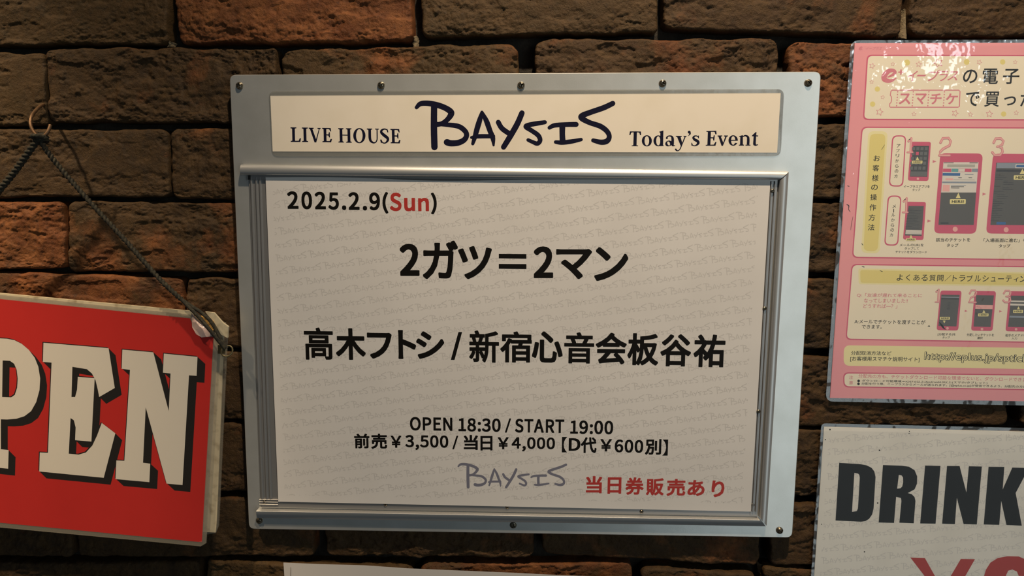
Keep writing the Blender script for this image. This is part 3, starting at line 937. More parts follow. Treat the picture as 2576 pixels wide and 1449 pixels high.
# header strip: laminate pocket, cream paper, lettering
HR = [(676, 229), (1973, 224), (1964, 393), (684, 393)]
slab('header_laminate', [(676, 229), (1973, 224), (1964, 393), (684, 393)], YF - .0003, YF, M['film_flat'], board, r=.006, label='clear laminate edge around the header strip')
rim('header_rim', HR, [(680, 241), (1964, 234), (1955, 384), (686, 381)], YF - .0008, .006, M['hrim'], board, label='clear laminate rim round the header strip')
hs = slab('header_strip', [(680, 241), (1964, 234), (1955, 384), (686, 381)], YF - .0006, YF - .00035, M['cream'], board, label='cream header strip with navy lettering')
pr = Print(YF - .0006)
pr.ctx(1030, 240, 4.7704)
for st in LOGO:
    pr.stroke('navy', st, cap=True, sub=8)
pr.group()
# LIVE HOUSE, traced in a 2576 x 687 enlargement
pr.ctx(720, 300, 8.5867)
def serif_stem(x, yt, yb, w, sl=None, sr=None, lean=6, bracket=14, th=20, top=True, bot=True):
    """upright stem with bracketed serifs"""
    sl = sl if sl is not None else 34; sr = sr if sr is not None else 34
    l, r = x - w / 2, x + w / 2
    pts = [(l, yt + th + bracket), (r, yt + th + bracket), (r + lean, yb - th - bracket), (l + lean, yb - th - bracket)]
    pr.poly('navy', pts)
    if top:
        pr.poly('navy', [(l - sl, yt), (r + sr, yt + 1), (r + sr, yt + th), (r + 4, yt + th + 6), (r, yt + th + bracket + 2), (l, yt + th + bracket + 2), (l - 4, yt + th + 6), (l - sl, yt + th)])
    if bot:
        l2, r2 = l + lean, r + lean
        pr.poly('navy', [(l2, yb - th - bracket - 2), (r2, yb - th - bracket - 2), (r2 + 4, yb - th - 6), (r2 + sr, yb - th), (r2 + sr, yb), (l2 - sl, yb - 1), (l2 - sl, yb - th), (l2 - 4, yb - th - 6)])
serif_stem(156, 174, 490, 60)
pr.poly('navy', [(190, 466), (270, 464), (292, 412), (320, 410), (306, 490), (190, 490)])           # L foot
serif_stem(402, 178, 492, 62)
pr.poly('navy', [(486, 182), (594, 184), (594, 204), (566, 210), (644, 428), (704, 212), (676, 206), (676, 186), (744, 188), (744, 206), (722, 214), (650, 500), (612, 500), (512, 208), (486, 202)])   # V
def serif_E(x, yt, yb, w, xr, k=1.0):
    serif_stem(x, yt, yb, w, sl=30, sr=0)
    r = x + w / 2
    pr.poly('navy', [(r - 4, yt), (xr - 12, yt + 4), (xr, yt + 76), (xr - 20, yt + 78), (xr - 40, yt + 34), (xr - 60, yt + 26), (r - 4, yt + 24)])
    m = (yt + yb) / 2 - 6
    pr.poly('navy', [(r - 2, m - 10), (xr - 60, m - 9), (xr - 50, m - 56), (xr - 30, m - 54), (xr - 26, m + 58), (xr - 46, m + 58), (xr - 60, m + 18), (r - 2, m + 14)])
    pr.poly('navy', [(r, yb - 26), (xr - 34, yb - 24), (xr - 12, yb - 72), (xr + 18, yb - 70), (xr, yb + 2), (r, yb)])
serif_E(836, 186, 496, 60, 972)
pr.group()
serif_stem(1182, 192, 504, 60, 30, 26)
serif_stem(1352, 194, 508, 60, 32, 28)
pr.poly('navy', [(1206, 332), (1330, 334), (1330, 354), (1206, 352)])
def ring(cx, cy, rx, ry, wx, wy, key='navy', rot=0.0, n=40):
    def e(a, b):
        return [(cx + a * math.cos(t) * math.cos(rot) - b * math.sin(t) * math.sin(rot), cy + a * math.cos(t) * math.sin(rot) + b * math.sin(t) * math.cos(rot)) for t in [2 * math.pi * i / n for i in range(n)]]
    pr.poly(key, e(rx, ry), holes=[e(rx - wx, ry - wy)[::-1]])
ring(1580, 354, 132, 164, 62, 22)                                                                   # O
serif_stem(1802, 200, 300, 58, 32, 26, bot=False, lean=1)
pr.stroke('navy', [(1803, 230, 58), (1804, 330, 58), (1808, 410, 57), (1828, 470, 50), (1880, 506, 34), (1930, 498, 24), (1958, 455, 24), (1964, 400, 25), (1962, 215, 25)], cap=False)
pr.poly('navy', [(1918, 202), (2000, 204), (2000, 224), (1918, 222)])                               # U right serif
pr.stroke('navy', [(2196, 282, 20), (2180, 232, 24), (2120, 212, 28), (2062, 240, 46), (2058, 290, 56), (2120, 350, 66), (2186, 405, 62), (2192, 460, 50), (2140, 512, 26), (2080, 502, 24), (2050, 440, 18)], cap=False)
pr.poly('navy', [(2186, 204), (2204, 284), (2184, 284), (2168, 226)]); pr.poly('navy', [(2028, 440), (2050, 438), (2066, 512), (2046, 516)])
serif_E(2310, 208, 520, 60, 2452)
pr.group()
# Today's Event, traced in a 2576 x 696 enlargement
pr.ctx(1560, 300, 6.962)
serif_stem(264, 214, 472, 52, 0, 0, lean=-8, th=14, bracket=10, top=False)
pr.poly('navy', [(236, 212), (294, 212), (288, 460), (236, 460)])
pr.poly('navy', [(206, 456), (316, 458), (314, 473), (200, 472)])
pr.poly('navy', [(172, 212), (364, 214), (368, 278), (348, 278), (338, 240), (320, 230), (208, 230), (192, 240), (180, 278), (160, 278)])
ring(468, 378, 88, 98, 48, 16)
ring(668, 378, 84, 96, 48, 16)
pr.poly('navy', [(706, 212), (758, 196), (752, 452), (764, 458), (762, 468), (700, 472), (704, 240), (686, 226), (690, 214)])
pr.stroke('navy', [(818, 330, 36), (828, 304, 22), (866, 292, 20), (906, 306, 34), (920, 350, 46), (918, 440, 46), (926, 462, 26), (958, 460, 12)], cap=True)
ring(850, 424, 62, 50, 40, 14, rot=-.35)
pr.poly('navy', [(976, 290), (1082, 292), (1080, 306), (1060, 310), (1086, 410), (1126, 310), (1108, 304), (1110, 290), (1166, 292), (1160, 306), (1146, 312), (1060, 520), (1030, 556), (994, 562), (962, 540), (960, 518), (980, 512), (996, 534), (1012, 548), (1040, 520), (1062, 470), (998, 312), (974, 304)])
pr.stroke('navy', [(1210, 226, 52), (1224, 256, 26), (1196, 290, 8)], cap=True)
pr.stroke('navy', [(1376, 322, 16), (1350, 296, 18), (1306, 294, 22), (1284, 322, 40), (1306, 356, 46), (1358, 386, 50), (1366, 424, 44), (1320, 462, 20), (1272, 456, 16), (1256, 420, 12)], cap=False)
pr.poly('navy', [(1364, 286), (1382, 286), (1380, 334), (1366, 334)]); pr.poly('navy', [(1246, 412), (1260, 412), (1270, 462), (1248, 462)])
pr.group()
pr.poly('navy', [(1510, 206), (1684, 202), (1690, 262), (1668, 264), (1656, 224), (1640, 220), (1590, 220), (1588, 316), (1632, 316), (1640, 282), (1658, 280), (1650, 374), (1632, 374), (1626, 334), (1586, 334), (1580, 446), (1640, 444), (1668, 398), (1688, 398), (1670, 464), (1498, 464), (1500, 450), (1528, 446), (1536, 222), (1510, 218)])
pr.poly('navy', [(1706, 284), (1790, 284), (1788, 300), (1764, 304), (1806, 408), (1840, 306), (1818, 300), (1820, 284), (1890, 284), (1886, 300), (1868, 304), (1800, 466), (1776, 466), (1722, 304), (1706, 300)])
ring(1980, 372, 82, 92, 46, 16)
pr.d[('navy', 1)]
pr.poly('navy', [(1920, 360), (2046, 360), (2058, 376), (1930, 378)])
# the open side of the e is cut by a wedge of the paper's own colour
pr.poly('cream', [(2018, 378), (2066, 378), (2064, 416), (2012, 414)], lay=2)
pr.poly('navy', [(2086, 296), (2150, 276), (2150, 440), (2170, 448), (2168, 462), (2078, 462), (2080, 448), (2100, 444), (2104, 312), (2086, 308)])
pr.stroke('navy', [(2140, 312, 16), (2190, 286, 24), (2236, 310, 40), (2244, 360, 46), (2240, 446, 46)], cap=False)
pr.poly('navy', [(2196, 446), (2284, 448), (2282, 462), (2194, 462)])
pr.poly('navy', [(2310, 284), (2374, 224), (2388, 224), (2384, 282), (2418, 284), (2416, 302), (2382, 300), (2376, 420), (2382, 444), (2414, 438), (2416, 452), (2370, 468), (2336, 456), (2328, 430), (2338, 300), (2308, 298)])
for o in pr.build(hs, {'navy': ('lettering', 'navy club name and serif lettering'), 'cream': ('paper_patch', None)}):
    pass

# poster frame: base channel, cover rails on three sides, bare channel on the left
YC = YF - .0022
slab('backing_panel', [(666, 440), (1946, 448), (1899, 1292), (698, 1272)], YF - .0006, YF - .0001, M['track'], board, label='grey back panel of the poster frame')
slab('frame_channel', [(625, 442), (668, 442), (700, 1266), (655, 1266)], YF - .0012, YF, M['track'], board, bevel=.0003, label='bare channel on the left where the cover rail is missing')
for (a0, b0) in ((629, 657), (641.5, 669), (651, 678)):
    slab('channel_ridge', [(a0, 446), (a0 + 4, 446), (b0 + 4, 1256), (b0, 1256)], YF - .0026, YF - .001, M['track'], board, bevel=.0003)
slab('frame_channel', [(655, 1258), (1906, 1286), (1906, 1300), (655, 1276)], YF - .0016, YF, M['track'], board, bevel=.0003)
slab('frame_channel', [(1936, 440), (1958, 444), (1906, 1300), (1886, 1296)], YF - .0019, YF, M['track'], board, bevel=.0003)
for (a0, b0) in ((1940, 1892), (1949, 1900)):
    slab('channel_ridge', [(a0, 456), (a0 + 3, 456), (b0 + 3, 1288), (b0, 1288)], YF - .0032, YF - .001, M['track'], board, bevel=.0003)
slab('frame_channel', [(625, 434), (1950, 446), (1950, 456), (625, 448)], YF - .0021, YF, M['track'], board, bevel=.0003)
slab('channel_end', [(620, 442), (668, 444), (668, 453), (620, 452)], YF - .0024, YF - .0002, M['track'], board, bevel=.0003)
slab('channel_hole', [(624, 441), (630, 441), (630, 452), (624, 452)], YF - .0027, YF - .0024, M['gap'], board, label='dark hole at the end of the channel')
for v in (1256, 1262, 1268):
    slab('channel_ridge', [(652, v), (699, v + 1), (699, v + 3.4), (652, v + 2.4)], YF - .0026, YF - .001, M['track'], board, bevel=.0002)
for u, v in ((1943, 480), (1923.5, 776), (1908, 1035), (665.5, 1262.5), (970, 1269), (1276, 1276), (1614, 1287), (1893, 1270)):
    screw(u, v, YF - .0030 if u > 1880 and v < 1200 else YF - .0017, board, rad=.0017, ang=u, h=.0010)
RH = .0062
rail('cover_rail', [(611, 414.5), (1980, 431.5)], [(611, 440), (1956.5, 452)], YF, RH, board)
rail('cover_rail', [(1980.5, 433.5), (1925.5, 1318)], [(1957.5, 454), (1907, 1297)], YF, RH, board)
rail('cover_rail', [(650.5, 1300), (1924, 1320.5)], [(651, 1278), (1906, 1300)], YF, RH, board, mirror=True,
     prof=[(0, 0), (0, .42), (.05, .50), (.2, .64), (.4, .78), (.6, .89), (.8, .965), (.93, .995), (.975, 1.0), (.992, .97), (1.0, .90), (1.0, 0)])

# ------------------------------------------------------------------ event poster in the frame
YP = YF - .0026
c4 = pq([(668, 446), (1938, 453), (1889, 1287), (700, 1262)], YP)
V, F = [], []
NX, NZ = 60, 30
for j in range(NZ + 1):
    for i in range(NX + 1):
        s, t = i / NX, j / NZ
        tl, tr, br_, bl = [np.array(p) for p in c4]
        p = (1 - t) * ((1 - s) * bl + s * br_) + t * ((1 - s) * tl + s * tr)
        wav = -.0021 * math.exp(-((s - .34) / .13) ** 2) - .0008 * math.exp(-((s - .75) / .1) ** 2) + .0006 * math.sin(s * 9)
        p = p + np.array([0, wav * t ** 6])
        V.append((p[0], YP, p[1]))
for j in range(NZ):
    for i in range(NX):
        k = j * (NX + 1) + i
        F.append((k, k + 1, k + NX + 2, k + NX + 1))
n0 = len(V)
V += [(v[0], v[1] + .0002, v[2]) for v in V]
F += [tuple(n0 + k for k in f[::-1]) for f in F]
bl_ = P(1300, 1275, YP)
poster = mesh_obj('event_poster', V, F, M['white'], None, origin=(float(bl_[0]), YP, float(bl_[2])))
tag(poster, 'white event poster with black Japanese lettering held in the aluminium frame', 'poster')
pr = Print(YP)
x0, x1 = c4[3][0] + .006, c4[2][0] - .007
z0, z1 = c4[3][1] + .006, c4[0][1] - .004


def watermark(pr, key, x0, x1, z0, z1, ang, pitch, row, size, phase, simp=1, wk=1.7):
    ca, sa = math.cos(ang), math.sin(ang)
    k = size / 2400.0
    rng = random.Random(4)
    n = int((z1 - z0) / row) + 8
    for j in range(-2, n + 6):
        zb = z1 + .06 - j * row
        ph = (phase + j * .43 * pitch) % pitch
        for i in range(-1, int((x1 - x0) / pitch) + 2):
            bx = x0 + ph + i * pitch - pitch
            bz = zb + math.tan(ang) * (bx - x0) - .06 + .0
            if bz > z1 + .01 or bz < z0 - .01 or bx > x1 or bx + size < x0: continue
            def xf(px, py, bx=bx, bz=bz):
                X = (px - 60) * k; Z = (640 - py) * k
                return (bx + X * ca - Z * sa, bz + X * sa + Z * ca)
            for st in LOGO:
                pts = [(a, b, w * wk * .5) for a, b, w in st]
                pr.stroke(key, pts, cap=False, sub=2, clip=(x0, x1, z0, z1), xf=xf, lay=1)


watermark(pr, 'wm', x0, x1, z0, z1, math.radians(7.2), .0290, .01135, .0284, .012)
pr.ctx(560, 160, 3.481)
B = .034
for s, xl, xr, yt, yb in (('2', 567, 663, 1118, 1272), ('0', 690, 783, 1120, 1276), ('2', 808, 903, 1122, 1276), ('5', 925, 1018, 1128, 1280), ('.', 1046, 1083, 1242, 1282),
                          ('2', 1103, 1198, 1126, 1281), ('.', 1228, 1265, 1246, 1286), ('9', 1284, 1378, 1128, 1285), ('(', 1400, 1450, 1125, 1313)):
    pr.ink('black', s, xl, xr, yt, yb, bold=B, noto=True, lay=2)
pr.ink('redink', 'S', 1465, 1566, 1130, 1292, bold=B, noto=True, lay=2)
pr.ink('redink', 'u', 1590, 1685, 1176, 1293, bold=B, noto=True, lay=2)
pr.ink('redink', 'n', 1712, 1807, 1176, 1292, bold=B, noto=True, lay=2)
pr.group(); pr.ink('black', ')', 1825, 1875, 1130, 1320, bold=B, noto=True, lay=2)
pr.group()
pr.ctx(700, 580, 2.1467)
for s, xl, xr, yt, yb, no in (('2', 657, 762, 72, 245, 1), ('ガ', 780, 970, 55, 262, 0), ('ツ', 972, 1153, 84, 262, 0), ('2', 1380, 1485, 86, 257, 1), ('マ', 1500, 1693, 100, 262, 0), ('ン', 1708, 1889, 90, 272, 0)):
    pr.ink('black', s, xl, xr, yt, yb, bold=.036 if no else .030, noto=bool(no), lay=2)
pr.poly('black', [(1191, 126), (1340, 127), (1340, 152), (1191, 150)], lay=2)
pr.poly('black', [(1191, 180), (1340, 181), (1340, 208), (1191, 206)], lay=2)
pr.group()
for s, xl, xr, yt, yb in (('高', 140, 296, 524, 698), ('木', 311, 471, 528, 698), ('フ', 480, 613, 552, 692), ('ト', 648, 744, 538, 694), ('シ', 745, 896, 545, 693),
                          ('新', 1031, 1192, 540, 713), ('宿', 1199, 1369, 545, 713), ('心', 1370, 1536, 545, 713), ('音', 1544, 1706, 550, 718),
                          ('会', 1714, 1881, 552, 722), ('板', 1886, 2053, 555, 728), ('谷', 2064, 2229, 560, 734), ('祐', 2243, 2413, 562, 738)):
    pr.ink('black', s, xl, xr, yt, yb, bold=.024 if s in '高新宿音' else .029 if s in '板谷祐会' else .034, lay=2, slope=2)
pr.poly('black', [(973, 548), (993, 548), (952, 698), (932, 698)], lay=2)
pr.ctx(860, 1030, 2.576)
pr.group()


def word(key, s, xl, xr, yt, yb, B=.030, slope=4, lay=2):
    pr.ink(key, s, xl, xr, yt, yb, bold=B, noto=True, slope=slope, lay=lay)


word('black', 'OPEN', 441, 716, 50, 138)
word('black', '18:30', 755, 1029, 57, 144)
word('black', '/', 1057, 1096, 58, 150, slope=0)
word('black', 'START', 1122, 1441, 62, 152)
word('black', '19:00', 1480, 1758, 72, 160)
word('black', '3,500', 411, 690, 167, 264)
word('black', '/', 716, 754, 170, 258, slope=0)
word('black', '4,000', 1100, 1381, 180, 273)
word('black', 'D', 1470, 1546, 186, 268, slope=0)
word('black', '600', 1768, 1953, 196, 280)
for s, xl, xr, yt, yb, b in (('前', 80, 179, 157, 252, .032), ('売', 190, 293, 157, 255, .032), ('￥', 317, 386, 170, 248, .026), ('当', 790, 882, 165, 262, .032), ('日', 898, 976, 172, 266, .03),
                             ('￥', 1010, 1081, 180, 258, .026), ('【', 1426, 1460, 178, 278, .0), ('代', 1549, 1651, 180, 282, .032), ('￥', 1675, 1749, 192, 272, .026),
                             ('別', 1965, 2070, 192, 293, .032), ('】', 2078, 2113, 195, 299, .0)):
    pr.ink('black', s, xl, xr, yt, yb, bold=b, lay=2)
pr.group()
for s, xl, xr, yt, yb in (('当', 1582, 1686, 432, 543), ('日', 1722, 1811, 440, 546), ('券', 1838, 1956, 440, 553), ('販', 1972, 2086, 446, 557), ('売', 2105, 2226, 450, 560), ('あ', 2240, 2351, 458, 560), ('り', 2396, 2479, 460, 568)):
    pr.ink('redink', s, xl, xr, yt, yb, bold=.032, lay=2)
# small slate copy of the club name
fx = (1460 - 748) / (2465 - 62.0); fy = (512 - 345) / (655 - 62.0)
for st in LOGO:
    pr.stroke('logogrey', [(748 + (a - 62) * fx, 345 + (b - 62) * fy + (a / 2400) * 3, w * .245) for a, b, w in st], lay=2, sub=6)
for o in pr.build(poster, {'black': ('lettering', 'bold black lettering'), 'redink': ('red_lettering', 'dark red lettering'), 'logogrey': ('club_name', 'slate blue handwritten club name'), 'wm': ('watermark', 'pale grey repeated club name')}):
    if o.name.startswith('watermark'): o['kind'] = 'stuff'

# ------------------------------------------------------------------ OPEN sign, hanging on its cord
YO = -.030


def grid_sheet(name, q, y0, th, m, parent, bulge, r=None, nx=30, nz=20, origin=None, label=None):
    """slightly bent sheet: q = four (x, z) corners TL TR BR BL"""
    tl, tr, br_, bl = [np.array(p) for p in q]
    V, F = [], []
    for j in range(nz + 1):
        for i in range(nx + 1):
            s, t = i / nx, j / nz
            if r:
                W_ = np.linalg.norm(tr - tl); H_ = np.linalg.norm(tl - bl)
                X, Z = s * W_, t * H_
                for cx, cz, sx, sz in ((r, r, -1, -1), (W_ - r, r, 1, -1), (r, H_ - r, -1, 1), (W_ - r, H_ - r, 1, 1)):
                    dx, dz = (X - cx) * sx, (Z - cz) * sz
                    if dx > 0 and dz > 0:
                        k = max(dx, dz) / math.hypot(dx, dz)
                        X, Z = cx + sx * dx * k, cz + sz * dz * k
                s, t = X / W_, Z / H_
            p = (1 - t) * ((1 - s) * bl + s * br_) + t * ((1 - s) * tl + s * tr)
            V.append((p[0], y0 + bulge(p[0], p[1]), p[1]))
    for j in range(nz):
        for i in range(nx):
            k = j * (nx + 1) + i
            F.append((k, k + 1, k + nx + 2, k + nx + 1))
    n0 = len(V)
    V += [(v[0], v[1] + th, v[2]) for v in V]
    top = list(F)
    F += [tuple(n0 + k for k in f[::-1]) for f in top]
    w = nx + 1
    ringi = [i for i in range(w)] + [j * w + nx for j in range(1, nz + 1)] + [nz * w + i for i in range(nx - 1, -1, -1)] + [j * w for j in range(nz - 1, 0, -1)]
    for a_, b_ in zip(ringi, ringi[1:] + ringi[:1]):
        F.append((b_, a_, n0 + a_, n0 + b_))
    o = mesh_obj(name, V, F, m, parent, smooth=True, auto=40, origin=origin or tuple(np.mean(V, axis=0)))
    if label: o['label'] = label
    return o


oc = P(100, 1345, YO)
sign = empty('open_sign', (float(oc[0]), YO, float(oc[2])))
tag(sign, 'red laminated OPEN sign hanging crooked from a cord on the brick wall', 'sign')
flat0 = lambda x, z: 0.0
# corners extended to the left along the sign's own edges
q_red = pq([(-360, 716), (540, 807), (508, 1364), (-330, 1283)], YO)
q_film = pq([(-374, 700), (552, 797), (517, 1374), (-344, 1292)], YO)
q_bk = pq([(-374, 694), (574, 806), (549, 1348), (-344, 1262)], YO + .006)
q_core = pq([(-366, 704), (563, 832), (543, 1342), (-336, 1254)], YO + .004)
grid_sheet('back_sheet', q_bk, YO + .006, .0012, M['rim_open'], sign, flat0, r=.008, label='clear laminate of the sheet behind')
grid_sheet('board', q_core, YO + .0045, .0012, M['board_cream'], sign, flat0, r=.002, label='cream board between the sheets')
# the red sheet's upper right corner is folded: outline with that corner cut away
cut = [(-360, 716), (478, 801), (488, 826), (506, 846), (537, 848), (508, 1364), (-330, 1283)]
V, F = prism(pq(cut, YO), YO - .0001, YO + .0006)
rs = mesh_obj('red_sheet', V, F, M['openred'], sign, origin=tuple(np.mean(V, axis=0)))
cutf = [(-374, 702), (486, 792), (500, 806), (541, 843), (549, 850), (520, 1360), (514, 1371), (505, 1374), (-344, 1294)]
V, F = prism(pq(cutf, YO), YO - .0006, YO - .0003)
mesh_obj('laminate_film', V, F, M['film_open'], sign, origin=tuple(np.mean(V, axis=0)), )
OUT = [(-374, 702), (486, 792), (498, 812), (514, 838), (549, 850), (519, 1366), (505, 1374), (-344, 1294)]
INN = [(-360, 716), (478, 801), (488, 826), (506, 846), (537, 848), (508, 1360), (500, 1363), (-330, 1283)]
po_, pi_ = pq(OUT, YO), pq(INN, YO)
V = [(p[0], YO - .0002, p[1]) for p in po_] + [(p[0], YO - .0002, p[1]) for p in pi_]
V += [(v[0], v[1] + .0006, v[2]) for v in V]
n_ = len(OUT)
F = [(k, (k + 1) % n_, n_ + (k + 1) % n_, n_ + k) for k in range(n_)]
F += [tuple(2 * n_ + j for j in f[::-1]) for f in list(F)] + [(k, 2 * n_ + k, 2 * n_ + (k + 1) % n_, (k + 1) % n_) for k in range(n_)]
mesh_obj('laminate_rim', V, F, M['rim_open'], sign, origin=tuple(np.mean(V, axis=0)))['label'] = 'clear rim of the laminate'
slab('edge_strip', [(-374, 703), (486, 783), (484, 800), (-374, 714)], YO + .0006, YO + .0030, M['board_cream'], sign, label='beige core showing above the red sheet')
# folded-over corner
fold = [(483, 787), (500, 806), (520, 822), (539, 842), (530, 846), (514, 846), (500, 838), (490, 820), (484, 802)]
pf = pq(fold, YO)
V = [(p[0], YO - .0012 - .0035 * (i in (5, 6, 7)), p[1]) for i, p in enumerate(pf)]
cxy = np.mean(V, axis=0); V.append((cxy[0], YO - .0052, cxy[2]))
F = [(i, (i + 1) % 9, 9) for i in range(9)]
mesh_obj('folded_corner', V, [f[::-1] for f in F], M['peel'], sign, smooth=True, origin=tuple(cxy), )['label'] = 'pinkish corner folded forward'
slab('foam_pad', [(504, 795), (536, 808), (541, 822), (536, 832), (520, 815)], YO + .0010, YO + .0030, M['foam'], sign, label='yellow foam showing at the corner')
slab('tape', [(516, 784), (538, 787), (560, 812), (574, 822), (572, 850), (556, 842), (541, 815)], YO + .0022, YO + .0045, M['board_cream'], sign, label='stained cream tape on the corner')

pr = Print(YO - .0001)
pr.ctx(0, 720, 2.1954)
P_out = [(-155, 268), (0, 288), (40, 290), (80, 298), (120, 318), (160, 352), (192, 395), (212, 445), (222, 510), (218, 575), (200, 640), (172, 690), (135, 718), (90, 732), (40, 736), (5, 735),
         (5, 900), (48, 905), (45, 1008), (-165, 985), (-160, 882), (-112, 886), (-108, 380), (-158, 374)]
P_hole = [(15, 410), (55, 412), (78, 428), (92, 460), (98, 510), (95, 560), (82, 600), (62, 614), (12, 612)]
E_out = [(240, 312), (600, 342), (634, 562), (548, 612), (540, 570), (528, 520), (508, 482), (480, 458), (400, 445), (395, 612), (415, 612), (426, 570), (430, 500), (523, 508), (505, 858), (415, 850),
         (418, 780), (408, 740), (390, 728), (380, 925), (435, 930), (475, 918), (510, 880), (536, 825), (562, 755), (637, 812), (573, 1058), (217, 1023), (220, 918), (265, 920), (285, 422), (237, 418)]
N_out = [(676, 350), (847, 365), (932, 690), (942, 482), (900, 477), (905, 372), (1091, 390), (1086, 495), (1044, 492), (1008, 1098), (920, 1090), (805, 668), (790, 975), (830, 980), (825, 1082),
         (638, 1065), (643, 962), (687, 964), (718, 462), (672, 456)]
O_c = (-390, 620)
O_out = [(O_c[0] + 185 * math.cos(t), O_c[1] + 360 * math.sin(t) + .08 * 185 * math.cos(t)) for t in [2 * math.pi * k / 40 for k in range(40)]]
O_hole = [(O_c[0] + 70 * math.cos(t), O_c[1] + 215 * math.sin(t) + .08 * 70 * math.cos(t)) for t in [2 * math.pi * k / 30 for k in range(30)]]
for sh, hl in ((P_out, [P_hole]), (E_out, []), (N_out, []), (O_out, [O_hole])):
    K = 16
    for k in range(K, -1, -1):
        dx, dy = -5 + 43 * k / K, -5 + 43 * k / K
        if sh is N_out: dx = -4 + 47 * k / K
        pr.poly('openblack', [(x + dx, y + dy) for x, y in sh], holes=[[(x + dx, y + dy) for x, y in h] for h in hl], lay=1)
    pr.poly('openwhite', sh, holes=hl, lay=2)
pr.build(rs, {'openblack': ('letter_shadow', 'black drop shadow of the lettering'), 'openwhite': ('lettering', 'off white slab lettering')})


def tube(name, pts, rad, m, parent=None, n=8, sub=8, twist=0.0, twist_r=0.0, phase=0.0, origin=None, closed=False, extra=None):
    a = np.array(pts, float)
    o = []
    L = len(a)
    for i in range(L - 1):
        p0 = a[max(i - 1, 0)]; p1 = a[i]; p2 = a[i + 1]; p3 = a[min(i + 2, L - 1)]
        for k in range(sub):
            t = k / sub
            o.append(.5 * (2 * p1 + (p2 - p0) * t + (2 * p0 - 5 * p1 + 4 * p2 - p3) * t * t + (3 * p1 - p0 - 3 * p2 + p3) * t ** 3))
    o.append(a[-1]); a = np.array(o)
    tg = np.gradient(a, axis=0); tg /= np.linalg.norm(tg, axis=1)[:, None]
    ref = np.array([0, 1, 0.0])
    sl = np.concatenate([[0], np.cumsum(np.linalg.norm(np.diff(a, axis=0), axis=1))])
    V, F = [], []
    for i, (p, t) in enumerate(zip(a, tg)):
        u = np.cross(t, ref); u /= max(np.linalg.norm(u), 1e-6); v = np.cross(t, u)
        c = p
        if twist:
            ph = sl[i] * twist + phase
            c = p + twist_r * (math.cos(ph) * u + math.sin(ph) * v)
        for k in range(n):
            an = 2 * math.pi * k / n
            rr = rad * (1 + .10 * math.sin(sl[i] * 4200 + k * 2.1))
            V.append(c + rr * (math.cos(an) * u + math.sin(an) * v))
    for i in range(len(a) - 1):
        for k in range(n):
            F.append((i * n + k, i * n + (k + 1) % n, (i + 1) * n + (k + 1) % n, (i + 1) * n + k))
    F.append(tuple(range(n))[::-1]); F.append(tuple((len(a) - 1) * n + k for k in range(n)))
    return mesh_obj(name, V, F, m, parent, smooth=True, origin=origin or tuple(np.mean(V, axis=0)))


# the ring that takes the cord
rc_ = P(571, 883, YO - .001)
tube('ring', [(rc_[0] + .0042 * math.cos(t), rc_[1] + .0022 * math.sin(t + .7), rc_[2] + .0042 * math.sin(t)) for t in [2 * math.pi * k / 12 for k in range(13)]], .00075, M['ring'], sign)['label'] = 'tarnished brass ring'
slab('tab', [(548, 868), (566, 872), (566, 890), (548, 890)], YO + .001, YO + .002, M['ring'], sign, label='small metal tab holding the ring')

# hook in the wall
hk = [P(112, 262, .008), P(104, 266, -.012), P(92, 276, -.026), P(80, 292, -.036), P(77, 312, -.040), P(84, 330, -.041), P(97, 343, -.041), P(111, 341, -.041), P(121, 330, -.040), P(127, 314, -.038)]
hook = tube('cup_hook', hk, .0013, M['brass'], None, n=10)
tag(hook, 'copper coloured cup hook screwed into the brick joint above the OPEN sign', 'hook')

# cord: two strands, twisted near the hook, spreading towards the ring
kx = P(101, 349, -.041)
cord = empty('hanging_cord', tuple(float(c) for c in kx))
tag(cord, 'dark braided cord tied over the hook and holding the OPEN sign', 'cord')
def cp(L): return [P(u, v, y) for u, v, y in L]
base_r = cp([(98, 345, -.041), (113, 372, -.041), (150, 420, -.040), (230, 512, -.039), (320, 610, -.038), (400, 700, -.038), (455, 752, -.038)])
tube('cord_strand', base_r, .00150, M['cord'], cord, twist=900, twist_r=.0008, phase=0.0, sub=22)
tube('cord_strand', base_r, .00150, M['cord'], cord, twist=900, twist_r=.0008, phase=math.pi, sub=22)
tube('cord_strand', cp([(455, 752, -.038), (480, 777, -.0385), (503, 800, -.039), (528, 830, -.039), (548, 855, -.037), (566, 877, -.0345)]), .00155, M['cord'], cord, sub=22)
tube('cord_strand', cp([(455, 752, -.038), (478, 768, -.036), (506, 786, -.0345), (530, 808, -.0345), (548, 838, -.0345), (560, 862, -.0345), (571, 876, -.034)]), .0016, M['cord'], cord, sub=22)
base_l = cp([(96, 350, -.041), (70, 385, -.041), (38, 430, -.040), (5, 470, -.040), (-60, 548, -.039), (-130, 630, -.037), (-210, 700, -.037)])
tube('cord_strand', base_l, .0019, M['cord'], cord, twist=800, twist_r=.0010, phase=0.5, sub=22)
tube('cord_strand', base_l, .0019, M['cord'], cord, twist=800, twist_r=.0010, phase=0.5 + math.pi, sub=22)
# knot: a few wraps round the hook
for k, (w, h, dz, dy) in enumerate(((.0040, .0030, .0, 0), (.0046, .0034, -.0022, .001), (.0040, .0032, -.0042, .002), (.0034, .0046, -.0016, -.002))):
    ko = P(100, 342, -.041)
    tube('knot_wrap', [(ko[0] + w * math.cos(t), ko[1] + dy + h * math.sin(t), ko[2] + dz + .0014 * math.sin(t + k)) for t in [2 * math.pi * j / 10 for j in range(11)]], .0016, M['cord'], cord)

# ------------------------------------------------------------------ laminated sheets on the right, plain sheet below
def wave(seed, amp):
    def f(x, z):
        return (float(fbm(np.array(x * 9.0), np.array(z * 9.0), seed, 2)) - .5) * amp
    return f


